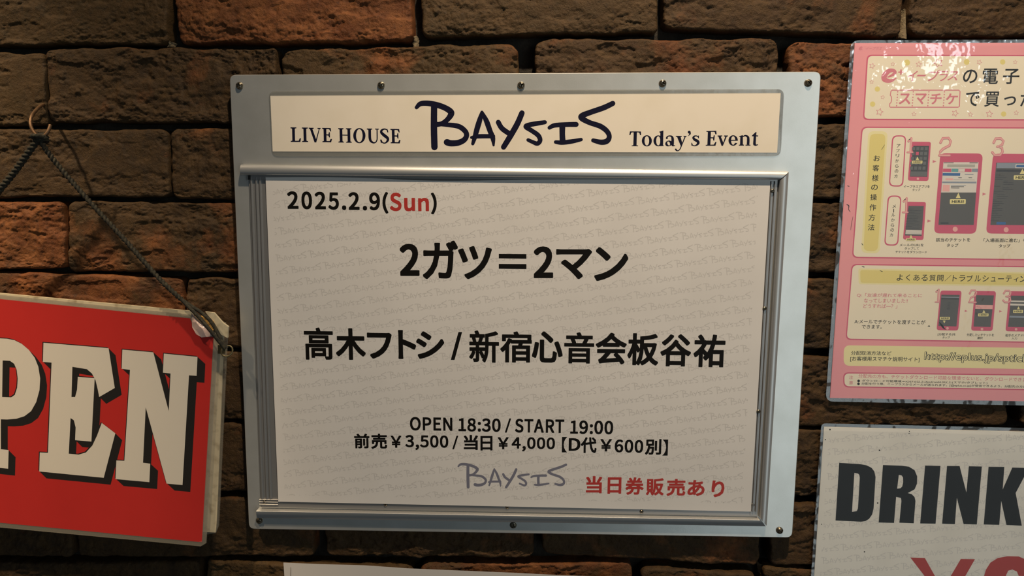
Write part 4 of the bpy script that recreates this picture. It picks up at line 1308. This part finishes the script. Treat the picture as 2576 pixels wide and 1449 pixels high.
YL = -.0060
pk = empty('ticket_poster', tuple(float(c) for c in P(2330, 1010, YL)))
tag(pk, 'pink and cream laminated ticket instruction poster right of the notice board', 'poster')
sheet_px = [(2150.4, 108.5), (2990, 107), (2960, 1016), (2088, 1001)]
slab('paper', sheet_px, YL, YL + .0006, M['pink'], pk, label='pink printed paper')
pap = [o for o in pk.children if o.name.startswith('paper')][0]
grid_sheet('laminate_film', pq(sheet_px, YL), YL - .0014, .0002, M['film'], pk, wave(2.0, .0010), nx=60, nz=60, label='clear glossy laminate over the print')
rim('laminate_rim', [(2141, 101), (3004, 98), (2974, 1028), (2077, 1010)], sheet_px, YL + .0002, .007, M['rim'], pk, label='greyish clear rim of the laminate')
pr = Print(YL)
# panels
pr.group(); pr.rrect('pcream', (2180.5, 137.5), (2960, 138.5), (2950, 304), (2170.5, 302), r=13, border=3.4, bkey='pinkdark')
pr.group(); pr.rrect('pcream', (2167, 318.5), (2955, 322), (2945, 660), (2143, 649), r=15, border=3.2, bkey='pinkdark')
pr.group(); pr.rrect('pcream', (2142, 664), (2950, 674), (2940, 868), (2127, 855), r=14, border=3, bkey='pinkdark')
pr.group(); pr.rrect('yellowsoft', (2123, 868.5), (2950, 880), (2945, 935), (2122, 920), r=16)
pr.group(); pr.rrect('pcream', (2121, 936.5), (2945, 946), (2940, 987), (2121.5, 974.5), r=14, border=3, bkey='pinkdark')
# soft yellow strokes
pr.ctx(2130, 320, 4.2615)
pr.group(); pr.rrect('yellowsoft', (232, 42), (440, 45), (352, 1352), (155, 1345), r=60, lay=3)
pr.group(); pr.rrect('yellow', (250, 70), (418, 72), (332, 1330), (178, 1325), r=60, lay=4)
pr.ctx(2100, 640, 5.4118)
pr.group(); pr.rrect('yellowsoft', (320, 190), (3400, 262), (3400, 450), (325, 405), r=40, lay=3)
pr.group(); pr.rrect('yellow', (345, 212), (3400, 280), (3400, 430), (350, 385), r=35, lay=4)
# stars and dots
pr.ctx(2130, 90, 6.3)
for x, y, r, a_ in ((730, 450, 37, .1), (1140, 453, 52, .1), (1390, 436, 0, 0), (395, 732, 37, -.1), (570, 975, 38, .2), (520, 1208, 66, .25), (1065, 1240, 42, .05), (402, 478, 52, .3)):
    if r: pr.group().star(x, y, r, a_)
for x, y, r in ((955, 425, 48), (485, 845, 42), (410, 1083, 42)):
    pr.group(); pr.circle('yellow', x, y, r, lay=3)
pr.ctx(2346, 90, 6.3)
for x, y, r, a_ in ((88, 432, 84, -.3), (740, 420, 46, .4), (1308, 418, 38, .1), (355, 1228, 60, .35), (600, 1248, 42, .1), (900, 1240, 62, .1), (1325, 1222, 42, .1)):
    pr.group(); pr.star(x, y, r, a_)
for x, y, r in ((540, 415, 46), (1110, 415, 42), (1125, 1240, 42)):
    pr.group(); pr.circle('yellow', x, y, r, lay=3)
# ticket-agency mark: bold italic e, plus, katakana
pr.ctx(2130, 90, 6.3)
pr.group(); pr.stroke('pinktext', [(650, 655, 20), (720, 625, 40), (765, 585, 52), (740, 552, 54), (670, 558, 70), (605, 620, 84), (592, 680, 84), (640, 712, 70), (710, 712, 48), (782, 672, 18)], lay=3)
pr.group(); pr.poly('pinktext', [(848, 535), (874, 535), (868, 620), (846, 620)], lay=3)
pr.group(); pr.poly('pinktext', [(818, 566), (904, 566), (902, 588), (816, 588)], lay=3)
for s, xl, xr, yt, yb in (('イ', 968, 1110, 555, 720), ('ー', 1115, 1250, 618, 645), ('プ', 1285, 1470, 540, 718)):
    pr.ink('pinktext', s, xl, xr, yt, yb, bold=.012, shear=.18, lay=3)
pr.ctx(2346, 90, 6.3)
for s, xl, xr, yt, yb in (('ラ', 105, 240, 558, 720), ('ス', 250, 405, 562, 710)):
    pr.ink('pinktext', s, xl, xr, yt, yb, bold=.012, shear=.18, lay=3)
pr.group()
for s, xl, xr, yt, yb in (('の', 482, 710, 535, 752), ('電', 790, 1040, 520, 765), ('子', 1115, 1375, 525, 765)):
    pr.ink('black', s, xl, xr, yt, yb, bold=.014, lay=3)
pr.group()
for s, xl, xr, yt, yb in (('で', 525, 740, 890, 1115), ('買', 825, 1060, 885, 1125), ('っ', 1130, 1320, 960, 1105), ('た', 1392, 1610, 895, 1118)):
    pr.ink('black', s, xl, xr, yt, yb, bold=.012, lay=3)
# ticket outline round the word
pr.ctx(2130, 90, 6.3)
tk = [(720, 862), (1775, 862), (1795, 880), (1785, 1120), (1765, 1132), (690, 1132), (680, 1120), (682, 1075), (700, 1060), (712, 1010), (705, 960), (690, 945), (700, 880), (720, 862)]
pr.group(); pr.stroke('pinktext', [(x, y, 15) for x, y in tk], smooth=False, lay=3, cap=False)
for xa, xb in ((808, 790), (1055, 1038), (1302, 1284), (1548, 1532)):
    for k in range(6):
        t = k / 5
        pr.circle('pinktext', xa + (xb - xa) * t, 888 + 220 * t, 10, lay=3, ry=11)
for s, xl, xr in (('ス', 830, 1012), ('マ', 1086, 1262), ('チ', 1322, 1502), ('ケ', 1572, 1760)):
    pr.ink('pinktext', s, xl, xr, 915, 1085, bold=.026, lay=3)
# faint corner mark
pr.group(); pr.stroke('pinktext', [(210, 205, 8), (240, 195, 12), (235, 175, 12), (205, 195, 18), (205, 220, 18), (245, 218, 10)], lay=2)
pr.group(); pr.ink('pinktext', 'イープラス', 305, 555, 175, 228, bold=.0, shear=.1, lay=2)


def phone(pr, tl, tr, br_, bl, s4, hx, hy, hr, key='screen', r=26):
    pr.rrect('pinkdark', tl, tr, br_, bl, r=r, lay=3)
    pr.poly(key, s4, lay=4)
    pr.circle('pinklight', hx, hy, hr, lay=4)


def here(pr, x0, x1, y0, y1, tri=None):
    pr.rrect('here', (x0, y0), (x1, y0), (x1 - 2, y1), (x0 - 2, y1), r=(y1 - y0) * .2, lay=6)
    pr.ink('blacksoft', 'HERE!', x0 + (x1 - x0) * .12, x1 - (x1 - x0) * .12, y0 + (y1 - y0) * .2, y1 - (y1 - y0) * .2, bold=.02, lay=7)
    if tri: pr.poly('here', tri, lay=6)


def digit(pr, pts, w=24, lay=7):
    pr.stroke('pinktext', [(x, y, w) for x, y in pts], smooth=False, lay=lay)
    pr.stroke('pinklight', [(x, y, w * .55) for x, y in pts], smooth=False, lay=lay + 1)


pr.ctx(2130, 320, 4.2615)
pr.group()
for ch, x, y in (('お', 322, 333), ('客', 312, 438), ('様', 305, 545), ('の', 297, 645), ('操', 288, 750), ('作', 279, 860), ('方', 269, 968), ('法', 262, 1073)):
    h = 30 if ch in 'おの' else 34
    pr.ink('black', ch, x - 35, x + 35, y - h, y + h, bold=.008, lay=5)
pr.group(); pr.rrect('pcream', (487, 87), (638, 87), (605, 638), (450, 635), r=58, border=13, bkey='pinkdark', lay=3)
pr.group(); pr.rrect('pcream', (440, 731), (588, 734), (552, 1271), (400, 1268), r=58, border=13, bkey='pinkdark', lay=3)
pr.group()
for t_, L in (('アプリからの方', [(555, 200), (548, 252), (543, 305), (540, 360), (537, 416), (533, 470), (528, 525)]), ('メールからの方', [(508, 848), (504, 895), (499, 940), (494, 995), (490, 1050), (487, 1102), (480, 1155)])):
    for ch, (x, y) in zip(t_, L):
        if ch == 'ー': pr.poly('black', [(x - 4, y - 20), (x + 4, y - 20), (x + 3, y + 20), (x - 5, y + 20)], lay=5)
        else: pr.ink('black', ch, x - 19, x + 19, y - 18, y + 18, bold=.008, lay=5)
pr.group(); phone(pr, (688, 155), (903, 157), (875, 577), (654, 573), [(714, 200), (882, 200), (862, 532), (676, 530)], 763, 553, 13, key='screen2')
pr.group()
for j in range(6):
    for i in range(4):
        x = 702 + i * 45 - j * 6; y = 213 + j * 52
        if j == 5: continue
        pr.poly('pinkdark' if (j, i) == (1, 1) else 'tile', [(x, y), (x + 32, y), (x + 30, y + 34), (x - 2, y + 34)], lay=5)
pr.group(); pr.poly('tile', [(686, 474), (862, 476), (858, 528), (680, 524)], lay=5)
pr.group(); here(pr, 700, 812, 358, 390, [(758, 315), (776, 352), (740, 352)])
pr.group(); digit(pr, [(662, 150), (692, 118), (684, 268)], 24); digit(pr, [(650, 268), (706, 268)], 18)
pr.group(); pr.ink('black', 'イープラスアプリを', 611, 890, 620, 651, bold=.012, lay=3)
pr.group(); pr.ink('black', 'タップ', 704, 788, 657, 685, bold=.012, lay=3)
pr.group(); pr.poly('pinktext', [(922, 352), (963, 367), (920, 384)], lay=3)
pr.group(); phone(pr, (640, 798), (850, 801), (822, 1210), (602, 1203), [(662, 843), (826, 844), (802, 1166), (622, 1160)], 690, 1186, 1, key='screen')
pr.group()
for k in range(13):
    y = 875 + k * 17; x = 655 - k * 2.6
    pr.poly('scr_line', [(x, y), (x + 60 + 90 * abs(math.sin(k * 1.7)), y + 1), (x + 60 + 90 * abs(math.sin(k * 1.7)), y + 5), (x, y + 4)], lay=5)
pr.group(); pr.poly('sw', [(634, 1100), (806, 1104), (803, 1150), (628, 1145)], lay=5)
for k in range(3):
    pr.poly('sg', [(632, 1111 + 12 * k), (804, 1114 + 12 * k), (804, 1117 + 12 * k), (632, 1114 + 12 * k)], lay=6)
pr.group(); here(pr, 636, 740, 1190, 1219, [(688, 1152), (706, 1188), (672, 1188)])
pr.group(); digit(pr, [(612, 795), (642, 762), (636, 912)], 24); digit(pr, [(600, 912), (654, 912)], 18)
pr.group(); pr.ink('black', 'メールのURLを', 568, 824, 1248, 1277, bold=.012, lay=3)
pr.group(); pr.ink('black', 'タップして', 620, 775, 1286, 1313, bold=.012, lay=3)
pr.group(); pr.ink('black', 'チケットをダウンロード', 522, 858, 1323, 1352, bold=.012, lay=3, slope=3)
pr.group(); pr.poly('pinktext', [(866, 990), (908, 1005), (864, 1022)], lay=3)
# second and third step
pr.ctx(2346, 320, 4.2615)
pr.group(); phone(pr, (82, 278), (540, 282), (466, 1142), (14, 1138), [(115, 375), (492, 375), (440, 1048), (62, 1047)], 242, 1093, 27, r=60)
pr.group(); pr.poly('sw', [(115, 375), (492, 375), (466, 700), (91, 700)], lay=5)
pr.group(); pr.poly('scr_line', [(118, 378), (225, 378), (225, 385), (118, 385)], lay=6); pr.poly('scr_line', [(395, 378), (485, 378), (485, 386), (395, 386)], lay=6)
pr.group(); pr.poly('sg', [(158, 398), (455, 400), (452, 430), (155, 428)], lay=6)
for a_, b_, kk in ((112, 200, 'pinkdark'), (203, 275, 'steal'), (348, 418, 'pinkdark'), (422, 486, 'sbg')):
    pr.poly(kk, [(a_, 444), (b_, 445), (b_ - 2, 480), (a_ - 3, 478)], lay=6)
pr.group(); pr.stroke('pinkdark', [(280, 444, 3), (346, 444, 3), (344, 478, 3), (278, 478, 3), (280, 444, 3)], smooth=False, lay=6)
pr.group(); pr.poly('sblue', [(108, 490), (296, 492), (294, 521), (106, 518)], lay=6)
pr.group(); pr.poly('sbg', [(345, 502), (438, 503), (438, 511), (345, 510)], lay=6)
pr.group(); pr.rrect('pinklight', (138, 548), (222, 549), (220, 568), (136, 567), r=8, lay=6)
for x in (275, 385):
    pr.poly('scr_line', [(x, 537), (x + 38, 538), (x + 38, 545), (x, 544)], lay=6)
pr.group(); pr.poly('sg', [(225, 560), (450, 562), (449, 568), (225, 566)], lay=6)
pr.group(); pr.poly('sbg', [(103, 582), (469, 584), (468, 602), (102, 599)], lay=6)
pr.group(); pr.poly('pinklight', [(110, 616), (184, 618), (180, 690), (104, 688)], lay=6)
for k, w in enumerate((160, 140, 90)):
    pr.poly('sbg' if k == 0 else 'scr_line', [(196, 620 + 14 * k), (196 + w, 621 + 14 * k), (196 + w, 627 + 14 * k), (196, 626 + 14 * k)], lay=6)
pr.group(); here(pr, 185, 356, 772, 823, [(276, 702), (299, 760), (248, 760)])
pr.group(); pr.poly('scr_line', [(85, 1020), (172, 1020), (171, 1036), (84, 1036)], lay=5)
pr.group(); digit(pr, [(84, 165), (110, 118), (170, 116), (194, 150), (180, 196), (112, 232), (82, 262), (72, 302), (182, 302)], 27)
pr.group(); pr.ink('black', '該当のチケットを', 36, 404, 1187, 1227, bold=.014, lay=3)
pr.group(); pr.ink('black', 'タップ', 152, 276, 1247, 1285, bold=.012, lay=3)
pr.group(); pr.poly('pinktext', [(536, 700), (574, 716), (534, 734)], lay=3)
pr.group(); phone(pr, (648, 284), (1120, 288), (1045, 1144), (572, 1139), [(682, 379), (1070, 380), (1010, 1050), (619, 1048)], 788, 1099, 27, r=60)
pr.group(); pr.poly('sbg', [(690, 382), (1068, 384), (1062, 440), (684, 438)], lay=5)
pr.group(); pr.poly('sw', [(890, 396), (1030, 398), (1028, 440), (886, 438)], lay=6); pr.poly('sblue', [(898, 404), (1022, 406), (1020, 432), (894, 430)], lay=7)
pr.group(); pr.poly('scr_line', [(684, 452), (1060, 456), (1058, 480), (682, 476)], lay=5)
pr.group()
for k in range(28):
    y = 500 + k * 18.5; x = 676 - k * 2.0 + (90 if k in (4, 5, 6, 8, 9) else 40 if k in (12, 13, 14) else 0)
    w = 30 + 90 * abs(math.sin(k * 2.3))
    pr.poly('scr_line', [(x, y), (x + w, y + 1), (x + w, y + 6), (x, y + 5)], lay=5)
pr.group(); pr.poly('sblue', [(686, 1016), (784, 1017), (782, 1044), (682, 1042)], lay=5)
pr.group(); here(pr, 870, 1040, 515, 564, [(962, 446), (992, 502), (932, 502)])
pr.group(); digit(pr, [(654, 166), (676, 122), (730, 120), (758, 148), (744, 190), (694, 208), (742, 222), (750, 262), (722, 300), (664, 300), (640, 270)], 27)
pr.group(); pr.ink('black', '「入場画面に進む」を', 546, 1010, 1192, 1234, bold=.014, lay=3)
pr.group(); pr.ink('black', 'タップ', 709, 833, 1254, 1291, bold=.012, lay=3)
# questions and answers
pr.ctx(2100, 640, 5.4118)
pr.group()
for ch, x in zip('よくある質問／トラブルシューティング', (885, 996, 1112, 1222, 1330, 1436, 1540, 1632, 1734, 1838, 1946, 2052, 2158, 2262, 2366, 2466, 2562, 2665)):
    y = 314 + (x - 885) * .0125
    w, h = (42, 42)
    if ch in 'くト': w = 28
    if ch == 'ー': w, h = 40, 6
    if ch in 'ュィ': w, h = 32, 30; y += 8
    pr.ink('black', ch, x - w, x + w, y - h, y + h, bold=.005, lay=5)
pr.group(); pr.ink('pinktext', 'Q:「友達が遅れて来ることに', 300, 1187, 530, 586, bold=.008, slope=6)
pr.group(); pr.ink('pinktext', 'なってしまいました!!', 398, 992, 602, 658, bold=.008, slope=4)
pr.group(); pr.ink('pinktext', 'どうすれば―？」', 388, 850, 674, 734, bold=.008, slope=4)
pr.group(); pr.ink('black', 'A:メールでチケットを渡すことが', 267, 1232, 888, 948, bold=.008, slope=12)
pr.group(); pr.ink('black', 'できます。', 368, 640, 960, 1012, bold=.008, slope=4)
pr.group(); phone(pr, (1438, 491), (1727, 495), (1680, 1037), (1384, 1031), [(1450, 548), (1699, 552), (1655, 980), (1410, 973)], 1533, 1006, 18, r=40)
pr.group(); pr.poly('sbg', [(1452, 575), (1694, 580), (1692, 590), (1450, 585)], lay=5); pr.poly('scr_line', [(1450, 596), (1692, 600), (1690, 614), (1448, 610)], lay=5)
for k in range(7):
    pr.poly('scr_line', [(1535 - k * 2, 655 + k * 16), (1572 - k, 655 + k * 16), (1572 - k, 660 + k * 16), (1535 - k * 2, 660 + k * 16)], lay=5)
pr.group(); here(pr, 1430, 1567, 850, 889, [(1470, 900), (1508, 900), (1490, 940)])
pr.group(); digit(pr, [(1382, 508), (1414, 478), (1404, 648)], 26); digit(pr, [(1368, 648), (1424, 648)], 18)
pr.group(); pr.ink('black', '[分配する]を', 1400, 1645, 1072, 1108, bold=.012); pr.ink('black', 'タップ', 1465, 1566, 1116, 1146, bold=.012)
pr.group(); pr.poly('pinktext', [(1770, 755), (1809, 770), (1768, 787)], lay=3)
pr.group(); phone(pr, (1905, 497), (2196, 501), (2148, 1043), (1854, 1038), [(1925, 555), (2166, 558), (2120, 988), (1888, 982)], 2003, 1016, 18, r=40)
pr.group(); pr.poly('pinklight', [(1915, 686), (2152, 690), (2146, 745), (1911, 740)], lay=5)
pr.group(); pr.stroke('pinktext', [(1930, 712, 6), (1950, 702, 6), (1950, 725, 6)], lay=6); pr.stroke('pinktext', [(1970, 705, 6), (1980, 730, 6), (2000, 730, 6)], lay=6)
pr.group(); here(pr, 1951, 2093, 803, 843, [(2029, 754), (2048, 795), (2008, 795)])
pr.group(); digit(pr, [(1836, 530), (1858, 490), (1910, 490), (1928, 520), (1912, 560), (1850, 590), (1826, 650), (1920, 652)], 25)
pr.group(); pr.ink('black', '分配したいチケットを', 1795, 2166, 1076, 1116, bold=.012, slope=4); pr.ink('black', '選択', 1938, 2014, 1122, 1154, bold=.01)
pr.group(); pr.poly('pinktext', [(2240, 759), (2279, 774), (2238, 791)], lay=3)
pr.group(); phone(pr, (2376, 500), (2690, 504), (2640, 1050), (2322, 1046), [(2400, 560), (2656, 563), (2610, 992), (2358, 986)], 2467, 1019, 18, r=40)
pr.group(); pr.poly('sw', [(2392, 627), (2650, 632), (2648, 652), (2390, 647)], lay=5); pr.poly('sw', [(2388, 668), (2646, 674), (2644, 700), (2386, 694)], lay=5)
pr.group(); pr.poly('sbg', [(2380, 835), (2628, 840), (2624, 866), (2376, 860)], lay=5)
pr.group(); here(pr, 2428, 2563, 756, 796, [(2500, 704), (2518, 746), (2480, 746)])
pr.group(); digit(pr, [(2300, 530), (2322, 494), (2372, 494), (2396, 520), (2380, 560), (2332, 572), (2384, 586), (2392, 625), (2362, 652), (2312, 650), (2292, 625)], 25)
pr.group(); pr.ink('black', '相手のメアドを', 2320, 2600, 1082, 1122, bold=.012); pr.ink('black', '入力', 2406, 2482, 1128, 1158, bold=.01)
# yellow bar
pr.ctx(2070, 860, 5.0909)
pr.group(); pr.ink('black', '分配取消方法など', 361, 876, 118, 170, bold=.006, slope=6)
pr.group(); pr.ink('black', '[お客様用スマチケ説明サイト]', 350, 1237, 190, 256, bold=.006, slope=10)
pr.group(); pr.ink('blacksoft', 'http://eplus.jp/sptick', 1296, 2640, 140, 275, bold=.050, slope=34, lay=3)
pr.group(); pr.ink('yellowsoft', 'http://eplus.jp/sptick', 1300, 2636, 144, 271, bold=.001, slope=34, lay=4)
pr.group(); pr.ink('pinktext', '注', 336, 386, 430, 476, bold=.008); pr.ink('pinktext', '意', 336, 386, 500, 544, bold=.008)
pr.group(); pr.ink('pinktext', '分配先の方も、チケットダウンロード可能な環境でないと、ダウンロードできません。', 450, 2750, 436, 486, bold=.008, slope=52)
pr.group(); pr.circle('black', 458, 500, 17, lay=3); pr.circle('black', 456, 537, 17, lay=3)
pr.group(); pr.ink('black', 'ダウンロード可能環境⇒iOS7.0以上/Android4.0以上(スマホ/タブレット)', 498, 2105, 496, 530, bold=.010, slope=30)
pr.group(); pr.ink('black', '分配を行う際、イープラスからメールが送られます。[@eplus.co.jp]が受信できるよう、分配先の方に', 490, 2600, 538, 574, bold=.010, slope=42)
# scuffs
pr.ctx(2100, 640, 5.4118)
pr.group()
for L in ([(370, 163, 5), (395, 170, 8), (403, 172, 3)], [(612, 218, 3), (640, 230, 7), (652, 233, 3)], [(1424, 925, 8), (1462, 975, 26), (1490, 1010, 12), (1508, 1018, 4)], [(1268, 982, 6), (1282, 970, 10), (1292, 985, 6)]):
    pr.stroke('blacksoft', L, lay=8)
pr.ctx(2130, 320, 4.2615)
pr.group()
for L in ([(0, 828, 5), (22, 842, 9), (20, 880, 5), (38, 905, 3)], [(66, 960, 3), (52, 1030, 5), (42, 1100, 3)], [(5, 627, 3), (25, 632, 5)], [(405, 190, 3), (372, 240, 3)], [(160, 1245, 4), (172, 1262, 6)]):
    pr.stroke('blacksoft', L, lay=8)
NM = {'black': ('lettering', None), 'blacksoft': ('small_lettering', None), 'pinktext': ('rose_print', None), 'pcream': ('cream_panel', None), 'pinkdark': ('outline_print', None), 'yellow': ('yellow_stripe', None),
      'yellowsoft': ('pale_yellow_bar', None), 'screen': ('phone_screen', None), 'screen2': ('phone_screen', None), 'here': ('here_tag', None), 'pinklight': ('pink_detail', None), 'sw': ('screen_print', None),
      'sg': ('screen_print', None), 'steal': ('screen_print', None), 'sblue': ('screen_print', None), 'sbg': ('screen_print', None), 'scr_line': ('screen_print', None), 'tile': ('screen_print', None)}
pr.build(pap, NM)

# DRINK sheet
YD = -.0062
dk = empty('drink_poster', tuple(float(c) for c in P(2300, 1449, YD)))
tag(dk, 'white laminated drink price sheet with black and red lettering, lower right', 'poster')
slab('paper', [(2073, 1074), (2920, 1094), (2850, 2150), (2006, 2090)], YD, YD + .0006, M['white2'], dk, label='white paper with a faint repeated name')
dpap = [o for o in dk.children if o.name.startswith('paper')][0]
sheet2 = [(2073, 1074), (2920, 1094), (2850, 2150), (2006, 2090)]
grid_sheet('laminate_film', pq(sheet2, YD), YD - .0014, .0002, M['film_drink'], dk, wave(7.0, .0010), nx=60, nz=60, label='clear glossy laminate over the print')
rim('laminate_rim', [(2066.5, 1065), (2932, 1085), (2862, 2162), (1996, 2104)], sheet2, YD + .0002, .004, M['rim'], dk, label='greyish clear rim of the laminate')
pr = Print(YD)
a0 = P(2085, 1085, YD); b0 = P(2640, 1500, YD)
watermark(pr, 'wm2', a0[0], b0[0], b0[2], a0[2], math.radians(6.0), .0290, .0112, .0284, .008, wk=1.9)
pr.ctx(1980, 1000, 3.2265)
pr.poly('blacksoft', [(423, 530), (590, 540), (645, 550), (685, 570), (708, 600), (718, 645), (702, 900), (690, 950), (665, 985), (635, 1003), (600, 1008), (393, 998)], holes=[[(546, 612), (575, 617), (586, 628), (590, 650), (575, 900), (565, 922), (527, 928)]], lay=2)
pr.poly('blacksoft', [(778, 548), (930, 553), (990, 562), (1035, 590), (1056, 640), (1054, 700), (1035, 745), (980, 775), (1012, 785), (1035, 808), (1042, 840), (1028, 1021), (911, 1016), (928, 840), (924, 815), (885, 806), (868, 1018), (743, 1014)],
        holes=[[(907, 628), (928, 631), (941, 648), (942, 690), (934, 722), (920, 736), (893, 740)]], lay=2)
pr.poly('blacksoft', [(1120, 552), (1245, 555), (1205, 1024), (1080, 1022)], lay=2)
pr.poly('blacksoft', [(1298, 555), (1400, 556), (1455, 770), (1475, 558), (1581, 560), (1540, 1030), (1432, 1026), (1378, 815), (1362, 1027), (1258, 1024)], lay=2)
pr.poly('blacksoft', [(1635, 562), (1763, 563), (1750, 745), (1828, 568), (1962, 572), (1855, 775), (1905, 1040), (1780, 1035), (1738, 840), (1722, 1034), (1596, 1030)], lay=2)
pr.poly('redink', [(1000, 1298), (1118, 1302), (1262, 1560), (1410, 1310), (1525, 1312), (1360, 1600), (1352, 1900), (1222, 1896), (1232, 1600)], lay=2)
pr.poly('redink', [(1110, 1620), (1480, 1632), (1476, 1680), (1106, 1668)], lay=2); pr.poly('redink', [(1106, 1730), (1476, 1742), (1472, 1790), (1102, 1778)], lay=2)
ring_c = lambda cx, cy, rx, ry: [(cx + rx * math.cos(2 * math.pi * k / 40), cy + ry * math.sin(2 * math.pi * k / 40)) for k in range(40)]
pr.poly('redink', [(1590, 1480), (1612, 1400), (1650, 1340), (1710, 1302), (1790, 1288), (1880, 1290), (1950, 1320), (1990, 1380), (2000, 1450), (1880, 1448), (1865, 1412), (1828, 1396), (1795, 1405), (1778, 1440), (1772, 1500),
                    (1830, 1470), (1920, 1480), (1980, 1540), (2000, 1640), (1985, 1760), (1930, 1850), (1820, 1895), (1700, 1870), (1620, 1800), (1585, 1660)],
        holes=[ring_c(1800, 1690, 66, 110)[::-1]], lay=2)
for x, y, r in ((348, 260, 6), (310, 342, 5), (750, 428, 6), (735, 856, 6), (992, 275, 4), (990, 292, 4), (628, 1252, 5), (280, 1028, 4)):
    pr.circle('blacksoft', x, y, r, lay=3)
for o in pr.build(dpap, {'blacksoft': ('lettering', 'heavy black condensed lettering'), 'redink': ('price_lettering', 'bright red price lettering'), 'wm2': ('watermark', 'pale grey repeated club name')}):
    if o.name.startswith('watermark'): o['kind'] = 'stuff'

# plain sheet under the board
YW = -.0050
top = [(713, 1415.5), (800, 1418.5), (916, 1421.5), (975, 1426), (1028, 1430.5), (1100, 1434), (1200, 1438), (1300, 1441.5), (1400, 1446), (1500, 1449.5), (1600, 1454), (1690, 1457)]
V, F = [], []
N = len(top)
for j in range(6):
    for i, (u, v) in enumerate(top):
        p = P(u + j * 3 * (1 if i == 0 else 1), v, YW)
        V.append((p[0], YW - .0006 * math.sin(i * .9), p[2] - j * .045))
for j in range(5):
    for i in range(N - 1):
        k = j * N + i
        F.append((k, k + N, k + N + 1, k + 1))
n0 = len(V)
V += [(v[0], v[1] + .0003, v[2]) for v in V]
F += [tuple(n0 + k for k in f[::-1]) for f in list(F)]
po = P(1150, 1449, YW)
plain = mesh_obj('paper_sheet', V, F, M['plain'], None, smooth=True, origin=(float(po[0]), YW, float(po[2])))
tag(plain, 'plain white paper sheet fixed to the bricks just below the notice board', 'paper')
pl = Print(YW - .0008)
pl.stroke('blacksoft', [(731.5, 1427, .7), (731, 1449, .7), (733, 1500, .7)], lay=1)
pl.build(plain, {'blacksoft': ('printed_line', 'thin printed line near the left edge')})
